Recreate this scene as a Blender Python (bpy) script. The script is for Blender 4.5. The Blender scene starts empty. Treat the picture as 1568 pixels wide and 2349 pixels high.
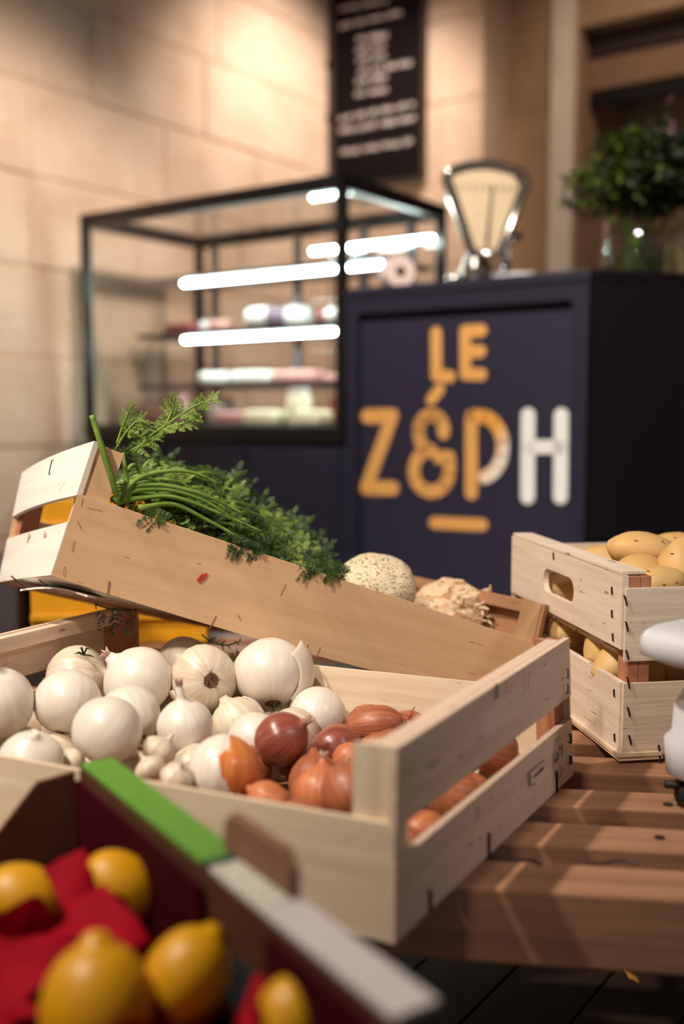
import bpy, bmesh, math, random
from mathutils import Vector, Matrix, noise
random.seed(7)
V = Vector
S = bpy.context.scene
COL = S.collection

# ------------------------------------------------------------------ camera
W_PX, H_PX, F_PX = 1568.0, 2349.0, 2400.0
PITCH = math.radians(5.35)
CZ = 0.772                                   # camera height above the floor
cam_d = bpy.data.cameras.new('camera'); cam = bpy.data.objects.new('camera', cam_d); COL.objects.link(cam)
cam_d.sensor_fit = 'VERTICAL'; cam_d.sensor_height = 36.0; cam_d.lens = F_PX * 36.0 / H_PX
cam.location = (0, 0, CZ); cam.rotation_euler = (math.pi / 2 - PITCH, 0, 0)
cam_d.dof.use_dof = True; cam_d.dof.focus_distance = 1.15; cam_d.dof.aperture_fstop = 2.1
cam_d.clip_start = 0.02
S.camera = cam
# ------------------------------------------------------------------ world, lamps, exposure
S.view_settings.view_transform = 'Standard'; S.view_settings.look = 'None'
S.view_settings.gamma = 1.0; S.view_settings.use_curve_mapping = False
S.view_settings.exposure = 0.0
S.cycles.use_denoising = True; S.cycles.transparent_max_bounces = 48
wd = bpy.data.worlds.new('room_ambient'); S.world = wd; wd.use_nodes = True
wd.node_tree.nodes['Background'].inputs[0].default_value = (1.0, 0.84, 0.76, 1)
wd.node_tree.nodes['Background'].inputs[1].default_value = 0.15

def spot(name, loc, target, energy, color, size_deg, blend=0.6, radius=0.05):
    d = bpy.data.lights.new(name, 'SPOT'); o = bpy.data.objects.new(name, d); COL.objects.link(o)
    o.location = loc; d.energy = energy; d.color = color; d.spot_size = math.radians(size_deg); d.spot_blend = blend
    d.shadow_soft_size = radius
    o.rotation_euler = (V(target) - V(loc)).to_track_quat('-Z', 'Y').to_euler()
    return o
WARM = (1.0, 0.86, 0.75); SOFT = (1.0, 0.88, 0.76)
spot('unseen_spot', (-1.2, 0.55, 2.6), (0.1, 1.0, 0.45), 205, SOFT, 75, 0.7, 0.05)      # over the crates, from the left
spot('unseen_spot', (-0.9, -0.6, 2.4), (-0.2, 1.3, 0.64), 225, SOFT, 34, 1.0, 0.08)      # unseen lamp behind the camera, added to light the crate fronts
spot('unseen_spot', (0.45, 4.25, 2.9), (-0.25, 5.0, 1.7), 165, WARM, 92, 0.9, 0.10)      # washes the stone corner
spot('unseen_spot', (-0.6, 1.3, 3.2), (0.5, 3.0, 0.95), 560, SOFT, 46, 0.8, 0.10)        # on the lettered counter
spot('unseen_spot', (1.7, -0.5, 2.4), (0.22, 1.15, 0.62), 55, (0.95, 0.95, 1.0), 27, 1.0, 0.15)   # unseen cool fill lamp added at the right
spot('unseen_spot', (1.15, 3.4, 3.2), (1.2, 5.2, 1.0), 55, WARM, 80, 0.9, 0.10)
spot('unseen_spot', (-0.35, 2.9, 2.9), (-1.1, 3.95, 0.75), 215, WARM, 60, 0.9, 0.10)      # unseen lamp added to brighten the left wall
# ------------------------------------------------------------------ helpers
_c, _s = math.cos(PITCH), math.sin(PITCH)
def ray(x, y):
    a = (x - W_PX / 2) / F_PX; b = (H_PX / 2 - y) / F_PX
    return V((a, _c + _s * b, -_s + _c * b))
CAM = V((0, 0, CZ))
def at(x, y, Y):
    d = ray(x, y); return CAM + d * (Y / d.y)
def atz(x, y, z):
    d = ray(x, y); return CAM + d * ((z - CZ) / d.z)
def onplane(x, y, p0, n):
    d = ray(x, y); return CAM + d * ((p0 - CAM).dot(n) / d.dot(n))

class MB:
    K = 0
    def __init__(s): s.v = []; s.f = []; s.uv = []; s.mi = []
    def face(s, idx, uvs=None, mi=0): s.f.append(idx); s.uv.append(uvs); s.mi.append(mi)
    def slab(s, f, nu, nv, th, lu=None, lv=None, flip=False):
        """grid patch f(u,v) with thickness th along its normal (towards the back side)"""
        P = [[f(i / nu, j / nv) for j in range(nv + 1)] for i in range(nu + 1)]
        lu = lu or (P[nu][0] - P[0][0]).length; lv = lv or (P[0][nv] - P[0][0]).length
        n = (P[nu][0] - P[0][0]).cross(P[0][nv] - P[0][0]).normalized()
        if flip: n = -n
        b = len(s.v)
        for layer in (0, 1):
            for i in range(nu + 1):
                for j in range(nv + 1): s.v.append(P[i][j] - n * th * layer)
        o = random.random() * 7
        id_ = lambda l, i, j: b + l * (nu + 1) * (nv + 1) + i * (nv + 1) + j
        uv_ = lambda i, j: (i / nu * lu + o, j / nv * lv + o)
        for i in range(nu):
            for j in range(nv):
                q = [(i, j), (i + 1, j), (i + 1, j + 1), (i, j + 1)]
                a0 = [id_(0, *k) for k in q]; u0 = [uv_(*k) for k in q]
                a1 = [id_(1, *k) for k in reversed(q)]; u1 = [uv_(*k) for k in reversed(q)]
                if flip: a0.reverse(); u0.reverse(); a1.reverse(); u1.reverse()
                s.face(a0, u0); s.face(a1, u1)
        def side(k0, k1):
            a = [id_(0, *k0), id_(1, *k0), id_(1, *k1), id_(0, *k1)]
            u = [uv_(*k0), (uv_(*k0)[0] + .004, uv_(*k0)[1] + .004), (uv_(*k1)[0] + .004, uv_(*k1)[1] + .004), uv_(*k1)]
            if flip: a.reverse(); u.reverse()
            s.face(a, u)
        for i in range(nu):
            side((i, 0), (i + 1, 0)); side((i + 1, nv), (i, nv))
        for j in range(nv):
            side((nu, j), (nu, j + 1)); side((0, j + 1), (0, j))
        return s
    def box(s, o, a, b, c):
        """box from corner o and three edge vectors; the grain runs along the longest"""
        o, a, b, c = V(o), V(a), V(b), V(c)
        if a.cross(b).dot(c) < 0: a, b = b, a
        base = len(s.v)
        for k in (0, 1):
            for j in (0, 1):
                for i in (0, 1): s.v.append(o + a * i + b * j + c * k)
        L = [a.length, b.length, c.length]; g = L.index(max(L)); off = random.random() * 7
        def uvof(i, j, k):
            t = [i * L[0], j * L[1], k * L[2]]; u = t[g]; rest = [t[m] for m in range(3) if m != g]
            return (u + off, rest[0] + rest[1] * 1.0 + off)
        for q in ([(0,0,0),(0,1,0),(1,1,0),(1,0,0)], [(0,0,1),(1,0,1),(1,1,1),(0,1,1)], [(0,0,0),(1,0,0),(1,0,1),(0,0,1)],
                  [(0,1,0),(0,1,1),(1,1,1),(1,1,0)], [(0,0,0),(0,0,1),(0,1,1),(0,1,0)], [(1,0,0),(1,1,0),(1,1,1),(1,0,1)]):
            s.face([base + i + 2 * j + 4 * k for i, j, k in q], [uvof(*t) for t in q])
        return s
    def prism(s, pts, vec):
        """closed polygon pts extruded by vec"""
        pts = [V(p) for p in pts]; vec = V(vec); n = len(pts); b = len(s.v)
        nrm = V((0, 0, 0))
        for i in range(n): nrm += pts[i].cross(pts[(i + 1) % n])
        if nrm.dot(vec) < 0: pts.reverse()
        s.v += pts + [p + vec for p in pts]
        e = (pts[1] - pts[0]).normalized(); f = vec.normalized() if abs(e.dot(vec.normalized())) < .9 else nrm.normalized()
        lv = vec.length; off = random.random() * 5
        s.face([b + i for i in reversed(range(n))], [(p.dot(e) + off, p.dot(nrm.normalized().cross(e)) + off) for p in reversed(pts)])
        s.face([b + n + i for i in range(n)], [(p.dot(e) + off, p.dot(nrm.normalized().cross(e)) + off) for p in pts])
        acc = 0
        for i in range(n):
            j = (i + 1) % n; l = (pts[j] - pts[i]).length
            s.face([b + i, b + j, b + n + j, b + n + i], [(0 + off, acc + off), (0 + off, acc + l + off), (lv + off, acc + l + off), (lv + off, acc + off)])
            acc += l
        return s
    def tube(s, pts, rad, n=6, cap=True):
        pts = [V(p) for p in pts]; m = len(pts)
        rad = rad if isinstance(rad, (list, tuple)) else [rad] * m
        b = len(s.v); up = V((0, 0, 1)); prev = None
        for i in range(m):
            t = (pts[min(i + 1, m - 1)] - pts[max(i - 1, 0)])
            if t.length < 1e-9: t = V((0, 0, 1))
            t.normalize()
            if prev is None:
                x = t.cross(up) if abs(t.dot(up)) < .95 else t.cross(V((1, 0, 0)))
            else: x = prev - t * prev.dot(t)
            x.normalize(); prev = x; y = t.cross(x)
            for k in range(n):
                a = 2 * math.pi * k / n; s.v.append(pts[i] + (x * math.cos(a) + y * math.sin(a)) * rad[i])
        acc = 0
        for i in range(m - 1):
            l = (pts[i + 1] - pts[i]).length
            for k in range(n):
                k2 = (k + 1) % n
                s.face([b + i * n + k, b + i * n + k2, b + (i + 1) * n + k2, b + (i + 1) * n + k],
                       [(acc, k / n * .1), (acc, (k + 1) / n * .1), (acc + l, (k + 1) / n * .1), (acc + l, k / n * .1)])
            acc += l
        if cap:
            s.face([b + k for k in reversed(range(n))]); s.face([b + (m - 1) * n + k for k in range(n)])
        return s
    def lathe(s, prof, M, n=24, wob=None, close=True):
        """prof [(r,z)] around local z, matrix M (4x4) to world; uv=(angle, t)"""
        b = len(s.v); m = len(prof)
        for i, (r, z) in enumerate(prof):
            for k in range(n):
                a = 2 * math.pi * k / n; rr = r * (wob(a, z) if wob else 1)
                s.v.append(M @ V((rr * math.cos(a), rr * math.sin(a), z)))
        for i in range(m - 1):
            for k in range(n):
                k2 = (k + 1) % n
                s.face([b + i * n + k, b + i * n + k2, b + (i + 1) * n + k2, b + (i + 1) * n + k],
                       [(k / n, i / (m - 1)), ((k + 1) / n, i / (m - 1)), ((k + 1) / n, (i + 1) / (m - 1)), (k / n, (i + 1) / (m - 1))])
        if close:
            if prof[0][0] > 1e-6: s.face([b + k for k in reversed(range(n))])
            if prof[-1][0] > 1e-6: s.face([b + (m - 1) * n + k for k in range(n)])
        return s
    def build(s, name, mats, parent=None, origin=None, smooth=False, bevel=0.0, clean=False):
        org = V(parent['_o']) if parent is not None else (V(origin) if origin is not None else V((0, 0, 0)))
        me = bpy.data.meshes.new(name)
        me.from_pydata([tuple(p - org) for p in s.v], [], s.f)
        if any(u for u in s.uv):
            lay = me.uv_layers.new(name='UVMap'); k = 0
            for f, u in zip(s.f, s.uv):
                for q in range(len(f)):
                    lay.data[k].uv = u[q] if u else (0.0, 0.0); k += 1
        mats = mats if isinstance(mats, (list, tuple)) else [mats]
        for m in mats: me.materials.append(m)
        if len(mats) > 1: me.polygons.foreach_set('material_index', s.mi)
        if bevel > 0 or clean:
            bm = bmesh.new(); bm.from_mesh(me)
            if clean: bmesh.ops.remove_doubles(bm, verts=bm.verts, dist=1e-5)
            if bevel > 0:
                es = [e for e in bm.edges if len(e.link_faces) == 2 and e.calc_face_angle(0) > 0.6]
                bmesh.ops.bevel(bm, geom=es, offset=bevel, segments=2, affect='EDGES', profile=.6, clamp_overlap=True)
            bm.to_mesh(me); bm.free()
        if smooth: me.polygons.foreach_set('use_smooth', [True] * len(me.polygons))
        me.update()
        o = bpy.data.objects.new(name, me); COL.objects.link(o)
        if parent is not None: o.parent = parent
        else: o.location = org
        o['_o'] = tuple(org); MB.K += 1; o['_k'] = MB.K
        return o
def tag(o, label, cat, group=None, kind=None):
    if label: o['label'] = label
    if cat: o['category'] = cat
    if group: o['group'] = group
    if kind: o['kind'] = kind
    return o
def thing(name, loc, label, cat, group=None):
    o = bpy.data.objects.new(name, None); COL.objects.link(o); o.location = loc; o.empty_display_size = .05
    o['_o'] = tuple(loc); return tag(o, label, cat, group)
def kid(t, name, i):
    return sorted([c for c in t.children if c.name.split('.')[0] == name], key=lambda c: c['_k'])[i]
def struct(o): o['kind'] = 'structure'; return o
def quad(p00, p10, p11, p01):
    return lambda u, v: (p00 * (1 - u) + p10 * u) * (1 - v) + (p01 * (1 - u) + p11 * u) * v
def lerp(a, b, t): return a + (b - a) * t
def frame(axis, origin, spin=0.0):
    z = V(axis).normalized(); x = z.cross(V((0, 0, 1))) if abs(z.z) < .95 else z.cross(V((0, 1, 0)))
    x.normalize(); y = z.cross(x)
    M = Matrix((x, y, z)).transposed().to_4x4() @ Matrix.Rotation(spin, 4, 'Z')
    M.translation = V(origin); return M
def spline(P, n):
    """Catmull-Rom through points"""
    P = [V(p) for p in P]; Q = [P[0] * 2 - P[1]] + P + [P[-1] * 2 - P[-2]]; out = []
    for i in range(1, len(Q) - 2):
        for k in range(n):
            t = k / n; a, b, c, d = Q[i - 1], Q[i], Q[i + 1], Q[i + 2]
            out.append(.5 * ((2 * b) + (c - a) * t + (2 * a - 5 * b + 4 * c - d) * t * t + (3 * b - a - 3 * c + d) * t ** 3))
    return out + [P[-1]]

# ------------------------------------------------------------------ materials (all procedural)
def srgb(r, g, b):
    f = lambda c: c / 12.92 if c <= .04045 else ((c + .055) / 1.055) ** 2.4
    return (f(r / 255), f(g / 255), f(b / 255), 1)
class NT:
    def __init__(s, name):
        s.m = bpy.data.materials.new(name); s.m.use_nodes = True; s.t = s.m.node_tree
        s.b = s.t.nodes['Principled BSDF']; s.out = s.t.nodes['Material Output']
    def n(s, typ, **kw):
        q = s.t.nodes.new(typ)
        for k, v in kw.items():
            if k.startswith('i_'): q.inputs[k[2:].replace('_', ' ')].default_value = v
            elif hasattr(q, k): setattr(q, k, v)
        return q
    def l(s, a, b): s.t.links.new(a, b)
    def coords(s, kind='UV', scale=(1, 1, 1)):
        tc = s.n('ShaderNodeTexCoord'); mp = s.n('ShaderNodeMapping'); mp.inputs['Scale'].default_value = scale
        s.l(tc.outputs[kind], mp.inputs[0]); return mp.outputs[0]
    def noise(s, co, scale, detail=3, rough=.55, dist=0):
        q = s.n('ShaderNodeTexNoise'); q.inputs['Scale'].default_value = scale; q.inputs['Detail'].default_value = detail
        q.inputs['Roughness'].default_value = rough; q.inputs['Distortion'].default_value = dist; s.l(co, q.inputs['Vector']); return q.outputs['Fac']
    def ramp(s, fac, stops):
        q = s.n('ShaderNodeValToRGB'); e = q.color_ramp.elements
        while len(e) < len(stops): e.new(.5)
        for el, (p, c) in zip(e, stops): el.position = p; el.color = c if len(c) == 4 else (*c, 1)
        s.l(fac, q.inputs[0]); return q.outputs[0]
    def mix(s, fac, a, b, mode='MIX'):
        q = s.n('ShaderNodeMix', data_type='RGBA', blend_type=mode)
        for sock, v in ((q.inputs[0], fac), (q.inputs[6], a), (q.inputs[7], b)):
            if isinstance(v, (int, float)): sock.default_value = v
            elif isinstance(v, tuple): sock.default_value = v
            else: s.l(v, sock)
        return q.outputs[2]
    def bump(s, h, strength=.3, dist=.002):
        q = s.n('ShaderNodeBump'); q.inputs['Strength'].default_value = strength; q.inputs['Distance'].default_value = dist
        s.l(h, q.inputs['Height']); s.l(q.outputs[0], s.b.inputs['Normal'])
    def fin(s, col=None, rough=.6, **kw):
        if col is not None:
            if isinstance(col, tuple): s.b.inputs['Base Color'].default_value = col
            else: s.l(col, s.b.inputs['Base Color'])
        if isinstance(rough, (int, float)): s.b.inputs['Roughness'].default_value = rough
        else: s.l(rough, s.b.inputs['Roughness'])
        for k, v in kw.items(): s.b.inputs[k.replace('_', ' ')].default_value = v
        return s.m
def plain(name, rgb, rough=.5, var=.06, scale=30, **kw):
    t = NT(name); co = t.coords('Object'); f = t.noise(co, scale, 3)
    c = srgb(*rgb); d = tuple(x * (1 - var * 2) for x in c[:3]) + (1,); e = tuple(min(1, x * (1 + var)) for x in c[:3]) + (1,)
    return t.fin(t.ramp(f, [(.3, d), (.7, e)]), rough, **kw)
def wood(name, a, b, fleck=None, rough=.62, gs=(3, 70, 1), fl=.68, blotch=.25, bumpy=.25):
    t = NT(name); co = t.coords('UV', gs); g = t.noise(co, 1.0, 5, .6, .3)
    c = t.ramp(g, [(.28, srgb(*a)), (.72, srgb(*b))])
    co2 = t.coords('UV', (6, 14, 1)); bl = t.noise(co2, 1.0, 3)
    m = tuple(x * .8 for x in srgb(*a)[:3]) + (1,)
    c = t.mix(t.ramp(bl, [(.52, (0, 0, 0)), (.78, (blotch,) * 3)]), c, m)
    if fleck:
        co3 = t.coords('UV', (22, 120, 1)); fk = t.noise(co3, 1.0, 2)
        c = t.mix(t.ramp(fk, [(fl, (0, 0, 0)), (fl + .05, (.7,) * 3)]), c, srgb(*fleck))
    t.bump(g, bumpy, .0012)
    return t.fin(c, rough, Specular_IOR_Level=.3)
M_TAN = wood('poplar_ply_tan', (214, 174, 130), (228, 190, 148), (150, 100, 60), .6, (3, 60, 1), .70, .2)
M_PALE = wood('poplar_veneer_pale', (236, 224, 210), (252, 244, 234), (206, 160, 144), .6, (4, 60, 1), .72, .2)
M_CREAM = wood('poplar_slat_cream', (214, 190, 158), (236, 216, 188), (150, 108, 78), .62, (4, 70, 1), .70, .3)
M_WASH = wood('poplar_slat_whitish', (218, 196, 172), (240, 222, 202), (120, 84, 60), .66, (5, 90, 1), .66, .35, .5)
M_ENDW = wood('poplar_slat_stained', (214, 184, 160), (234, 208, 184), (140, 92, 70), .64, (4, 60, 1), .67, .45)
M_POST = wood('pine_post', (164, 104, 76), (192, 134, 102), (120, 70, 46), .7, (4, 90, 1), .68, .4, .5)
M_TABLE = wood('table_slat_wood', (146, 103, 78), (182, 135, 104), (84, 54, 40), .55, (3, 60, 1), .68, .4, .4)
M_FLOOR = wood('floor_plank_wood', (36, 23, 17), (54, 36, 27), (20, 13, 10), .6, (2, 40, 1), .68, .4, .3)
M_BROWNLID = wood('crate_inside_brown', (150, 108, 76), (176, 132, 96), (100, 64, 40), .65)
def stone():
    t = NT('limestone'); co = t.coords('Object'); a = t.noise(co, 3.0, 6, .62); b = t.noise(co, 40, 4, .6)
    c = t.ramp(a, [(.25, srgb(196, 164, 138)), (.5, srgb(214, 184, 160)), (.75, srgb(226, 200, 178))])
    c = t.mix(t.ramp(b, [(.62, (0, 0, 0)), (.8, (.5,) * 3)]), c, srgb(160, 126, 96))
    t.bump(b, .5, .004); return t.fin(c, .9, Specular_IOR_Level=.15)
M_STONE = stone()
M_MORTAR = plain('lime_mortar', (204, 172, 144), .95, .08, 60)
M_PLASTER = plain('old_plaster', (178, 140, 106), .9, .08, 8)
M_CEIL = plain('ceiling_paint', (196, 178, 158), .9, .04, 5)
M_NAVY = plain('navy_paint', (40, 39, 58), .5, .05, 200, Specular_IOR_Level=.35)
M_NAVYD = plain('navy_paint_frame', (35, 34, 51), .48, .05, 200, Specular_IOR_Level=.35)
M_NAVY_SHADE = plain('navy_paint_painted_shade', (18, 15, 20), .6, .05, 120, Specular_IOR_Level=.2)  # navy counter turned from the light: its shade is put into the colour
M_BLACK = plain('black_metal', (16, 14, 15), .4, .05, 80)
M_STEEL = plain('brushed_steel', (150, 158, 166), .3, .05, 40, Metallic=1.0)
M_CHROME = plain('chrome', (214, 210, 204), .16, .02, 40, Metallic=1.0)
M_GOLD = plain('gold_letter_paint', (222, 164, 92), .45, .04, 60)
M_GLINT = plain('gold_letter_painted_glint', (236, 236, 232), .45, .03, 60)  # white glint on the gold letters, put into the colour
def glint_grad():  # gold fading into a painted-in white reflection
    t = NT('gold_letter_glint_fade'); co = t.coords('Generated'); sp = t.n('ShaderNodeSeparateXYZ'); t.l(co, sp.inputs[0])
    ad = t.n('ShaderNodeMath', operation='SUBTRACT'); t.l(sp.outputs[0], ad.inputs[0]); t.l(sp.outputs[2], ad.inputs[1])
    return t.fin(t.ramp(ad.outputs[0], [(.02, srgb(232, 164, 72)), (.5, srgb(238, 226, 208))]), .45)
M_GLINT_FADE = glint_grad()
M_SLATE = plain('blackboard_slate', (20, 14, 14), .85, .15, 14, Specular_IOR_Level=.1)
M_CHALK = plain('chalk', (206, 192, 186), .95, .1, 300)
M_FRAME = plain('board_frame_dark_wood', (54, 36, 26), .6, .1, 60)
def glass_thin(name, tint=(1, 1, 1, 1), refl=.10):
    t = NT(name); tr = t.n('ShaderNodeBsdfTransparent'); tr.inputs[0].default_value = tint
    gl = t.n('ShaderNodeBsdfGlossy'); gl.inputs['Roughness'].default_value = .03
    lw = t.n('ShaderNodeLayerWeight'); lw.inputs['Blend'].default_value = .5
    pw = t.n('ShaderNodeMath', operation='POWER'); t.l(lw.outputs['Facing'], pw.inputs[0]); pw.inputs[1].default_value = 5
    mu = t.n('ShaderNodeMath', operation='MULTIPLY_ADD'); t.l(pw.outputs[0], mu.inputs[0]); mu.inputs[1].default_value = .7; mu.inputs[2].default_value = refl * .25
    mx = t.n('ShaderNodeMixShader'); t.l(mu.outputs[0], mx.inputs[0]); t.l(tr.outputs[0], mx.inputs[1]); t.l(gl.outputs[0], mx.inputs[2])
    t.l(mx.outputs[0], t.out.inputs[0]); return t.m
M_GLASS = glass_thin('display_glass', (.992, .998, .995, 1))
M_VASE = glass_thin('vase_glass', (.88, .9, .86, 1), .3)
def emis(name, col, k):
    t = NT(name); e = t.n('ShaderNodeEmission'); e.inputs[0].default_value = col; e.inputs[1].default_value = k
    t.l(e.outputs[0], t.out.inputs[0]); return t.m
M_LED = emis('led_tube', (.80, 1.0, .93, 1), 80.0)
M_WHITE = plain('white_plastic', (226, 228, 232), .35, .02, 30)
M_RUBBER = plain('black_rubber', (22, 19, 19), .6, .05, 30)
M_DIAL = plain('cream_dial', (230, 206, 172), .5, .03, 20)
M_FAINT = plain('faint_staple', (140, 104, 70), .6, .15, 200)
M_WIRE = plain('rusty_wire', (60, 48, 46), .5, .15, 200, Metallic=.6)
M_INK = plain('dark_stamp_ink', (52, 44, 46), .8, .2, 150)
M_PINK = plain('pink_paper_print', (196, 96, 92), .7, .1, 80)
M_YELLOWP = plain('yellow_plastic', (214, 150, 18), .45, .05, 20)
M_GREYP = plain('dark_grey_plastic', (70, 62, 62), .5, .06, 20)
def skin(name, base, streak, spot_c=None, rough=.34, sss=.12, us=26, sfac=.7, coat=.15):
    t = NT(name); co = t.coords('UV', (us, 1.2, 1)); a = t.noise(co, 1.0, 4, .6)
    c = t.ramp(a, [(.35, srgb(*streak)), (.62, srgb(*base))])
    if sfac < 1: c = t.mix(1 - sfac, c, srgb(*base))
    if spot_c:
        b = t.noise(t.coords('Object'), 38, 3); c = t.mix(t.ramp(b, [(.55, (0, 0, 0)), (.75, (.8,) * 3)]), c, srgb(*spot_c))
    t.bump(a, .2, .002)
    m = t.fin(c, rough, Coat_Weight=coat, Coat_Roughness=.25)
    t.b.inputs['Subsurface Weight'].default_value = sss; t.b.inputs['Subsurface Radius'].default_value = (.012, .008, .005); t.b.inputs['Subsurface Scale'].default_value = .4
    return m
M_ONION = skin('white_onion_skin', (226, 217, 205), (212, 200, 182), None, .36, .12, 40)
M_ONION2 = skin('white_onion_skin_tan', (222, 208, 190), (192, 170, 138), (196, 168, 140), .42)
M_PEEL = skin('papery_onion_peel', (236, 220, 200), (206, 178, 150), None, .6, .2, 14)
M_ROOT = plain('dry_root', (112, 82, 58), .9, .25, 300)
M_NECK = skin('dry_onion_neck', (214, 190, 166), (168, 120, 112), None, .7, .1, 10)
M_SHAL = skin('shallot_skin_copper', (184, 112, 74), (128, 66, 42), (140, 74, 56), .45, .03, 80, 1, .12)
M_SHALR = skin('shallot_skin_red', (154, 84, 66), (112, 52, 46), (104, 52, 58), .32, .03, 70, .9, .35)
M_SHALO = skin('shallot_skin_orange', (210, 130, 84), (166, 90, 54), (214, 142, 100), .45, .04, 80, 1, .12)
def halfskin():
    t = NT('white_onion_with_copper_peel'); co = t.coords('UV', (26, 1.2, 1)); a = t.noise(co, 1, 4, .6)
    w = t.ramp(a, [(.35, srgb(216, 200, 186)), (.62, srgb(238, 228, 214))])
    o = t.ramp(a, [(.35, srgb(196, 104, 48)), (.62, srgb(226, 144, 84))])
    tc = t.coords('Object'); sp = t.n('ShaderNodeSeparateXYZ'); t.l(tc, sp.inputs[0]); nz = t.noise(tc, 45, 2)
    ad = t.n('ShaderNodeMath', operation='MULTIPLY_ADD'); t.l(nz, ad.inputs[0]); ad.inputs[1].default_value = .07; t.l(sp.outputs[0], ad.inputs[2])
    c = t.mix(t.ramp(ad.outputs[0], [(.036, (0, 0, 0)), (.038, (1, 1, 1))]), w, o)
    return t.fin(c, .34, Coat_Weight=.2, Subsurface_Weight=.1, Subsurface_Scale=.4)
M_HALF = halfskin()
def potato():
    t = NT('potato_skin'); co = t.coords('Object'); a = t.noise(co, 14, 4); b = t.noise(co, 90, 2); d = t.noise(co, 36, 1)
    c = t.ramp(a, [(.3, srgb(212, 164, 98)), (.7, srgb(232, 190, 130))])
    c = t.mix(t.ramp(b, [(.70, (0, 0, 0)), (.78, (.55,) * 3)]), c, srgb(150, 106, 60))
    c = t.mix(t.ramp(d, [(.74, (0, 0, 0)), (.82, (.7,) * 3)]), c, srgb(140, 98, 60))
    t.bump(b, .15, .001); return t.fin(c, .5, Subsurface_Weight=.08, Subsurface_Scale=.3, Specular_IOR_Level=.35)
M_POTATO = potato()
M_EYE = plain('potato_eye', (150, 108, 64), .8, .1, 100)
def celer(name, a, b, s, dots):
    t = NT(name); co = t.coords('Object'); n1 = t.noise(co, 25, 5, .65); n2 = t.noise(t.coords('Object', (1, 1, 2.2)), dots, 1, .5)
    c = t.ramp(n1, [(.3, srgb(*a)), (.7, srgb(*b))]); c = t.mix(t.ramp(n2, [(.57, (0, 0, 0)), (.63, (.85,) * 3)]), c, srgb(*s))
    t.bump(n1, .5, .004); return t.fin(c, .75)
M_CEL = celer('celeriac_skin', (206, 186, 146), (230, 214, 182), (104, 80, 52), 230)
M_CELK = celer('celeriac_knobbly_skin', (204, 164, 120), (240, 218, 184), (170, 122, 76), 60)
def leaf(name, a, b, tr=.25):
    t = NT(name); n1 = t.noise(t.coords('Object'), 24, 3); c = t.ramp(n1, [(.3, srgb(*a)), (.7, srgb(*b))])
    m = t.fin(c, .5, Specular_IOR_Level=.35)
    if tr:
        tl = t.n('ShaderNodeBsdfTranslucent'); t.l(c, tl.inputs[0]); mx = t.n('ShaderNodeMixShader'); mx.inputs[0].default_value = tr
        t.l(t.b.outputs[0], mx.inputs[1]); t.l(tl.outputs[0], mx.inputs[2]); t.l(mx.outputs[0], t.out.inputs[0])
    return m
M_LEAF = leaf('carrot_leaf', (22, 40, 12), (72, 98, 34), .12)
M_LEAFL = leaf('carrot_leaf_light', (104, 134, 52), (158, 178, 84))
M_LEAFD = leaf('carrot_leaf_dark', (26, 40, 20), (48, 70, 34))
M_STEM = leaf('carrot_stem', (84, 120, 40), (136, 164, 70), 0)
M_CARROT = plain('carrot_root', (222, 104, 30), .5, .1, 60)
M_BUSH = leaf('bouquet_leaf', (10, 18, 6), (40, 60, 14))
M_BUSHY = leaf('bouquet_leaf_yellowgreen', (46, 66, 12), (92, 112, 24))
M_PURPLE = plain('purple_petal', (74, 30, 48), .6, .2, 60)
def lemon():
    t = NT('lemon_rind'); co = t.coords('Object'); a = t.noise(co, 8, 3); b = t.noise(co, 160, 2)
    t.bump(b, .25, .0012); return t.fin(t.ramp(a, [(.3, srgb(208, 146, 6)), (.7, srgb(224, 166, 14))]), .42, Subsurface_Weight=.03, Subsurface_Scale=.4)
M_LEMON = lemon()
M_STALK = plain('lemon_stalk', (120, 124, 40), .7, .1, 100)
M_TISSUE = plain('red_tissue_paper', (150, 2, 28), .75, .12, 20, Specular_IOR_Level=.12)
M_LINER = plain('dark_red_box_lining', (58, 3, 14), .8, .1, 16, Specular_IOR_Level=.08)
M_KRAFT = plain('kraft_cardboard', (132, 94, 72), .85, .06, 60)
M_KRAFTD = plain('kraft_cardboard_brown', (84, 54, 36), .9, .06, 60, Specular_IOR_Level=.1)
M_GREENP = plain('green_print_cardboard', (92, 146, 48), .6, .04, 90)
M_WHITEC = plain('white_print_cardboard', (198, 190, 188), .6, .03, 60)
M_TEAL = plain('dark_green_print', (26, 60, 48), .6, .05, 60)
def textprint():
    t = NT('small_print_cardboard'); co = t.coords('UV', (160, 420, 1)); a = t.noise(co, 1, 2)
    return t.fin(t.ramp(a, [(.52, srgb(206, 204, 190)), (.62, srgb(132, 140, 118))]), .6)
M_PRINT = textprint()
# ================================================================== the room
AZ = math.radians(35.0)
U2 = V((math.sin(AZ), math.cos(AZ), 0)); U1 = V((-math.cos(AZ), math.sin(AZ), 0)); UP = V((0, 0, 1))
H_ROOM = 3.3
# ---- floor of dark planks
fl = MB().box(V((-4, -3, -.06)), V((9, 0, 0)), V((0, 11, 0)), V((0, 0, .045))).build('floor', M_FLOOR); struct(fl)
F0 = V((0, 0, 0))
for i in range(-26, 30):
    w = .115; m = MB()
    o = F0 + U1 * (i * w + .030) - U2 * 2.2 + UP * -.015
    m.box(o, U1 * (w - .004), U2 * 8.6, UP * (.015 + random.uniform(-.001, .001)))
    m.build('plank', M_FLOOR, fl, bevel=.0015)
# ---- ceiling
struct(MB().box(V((-4, -3, H_ROOM)), V((9, 0, 0)), V((0, 11, 0)), V((0, 0, .08))).build('ceiling', M_CEIL))
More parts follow.
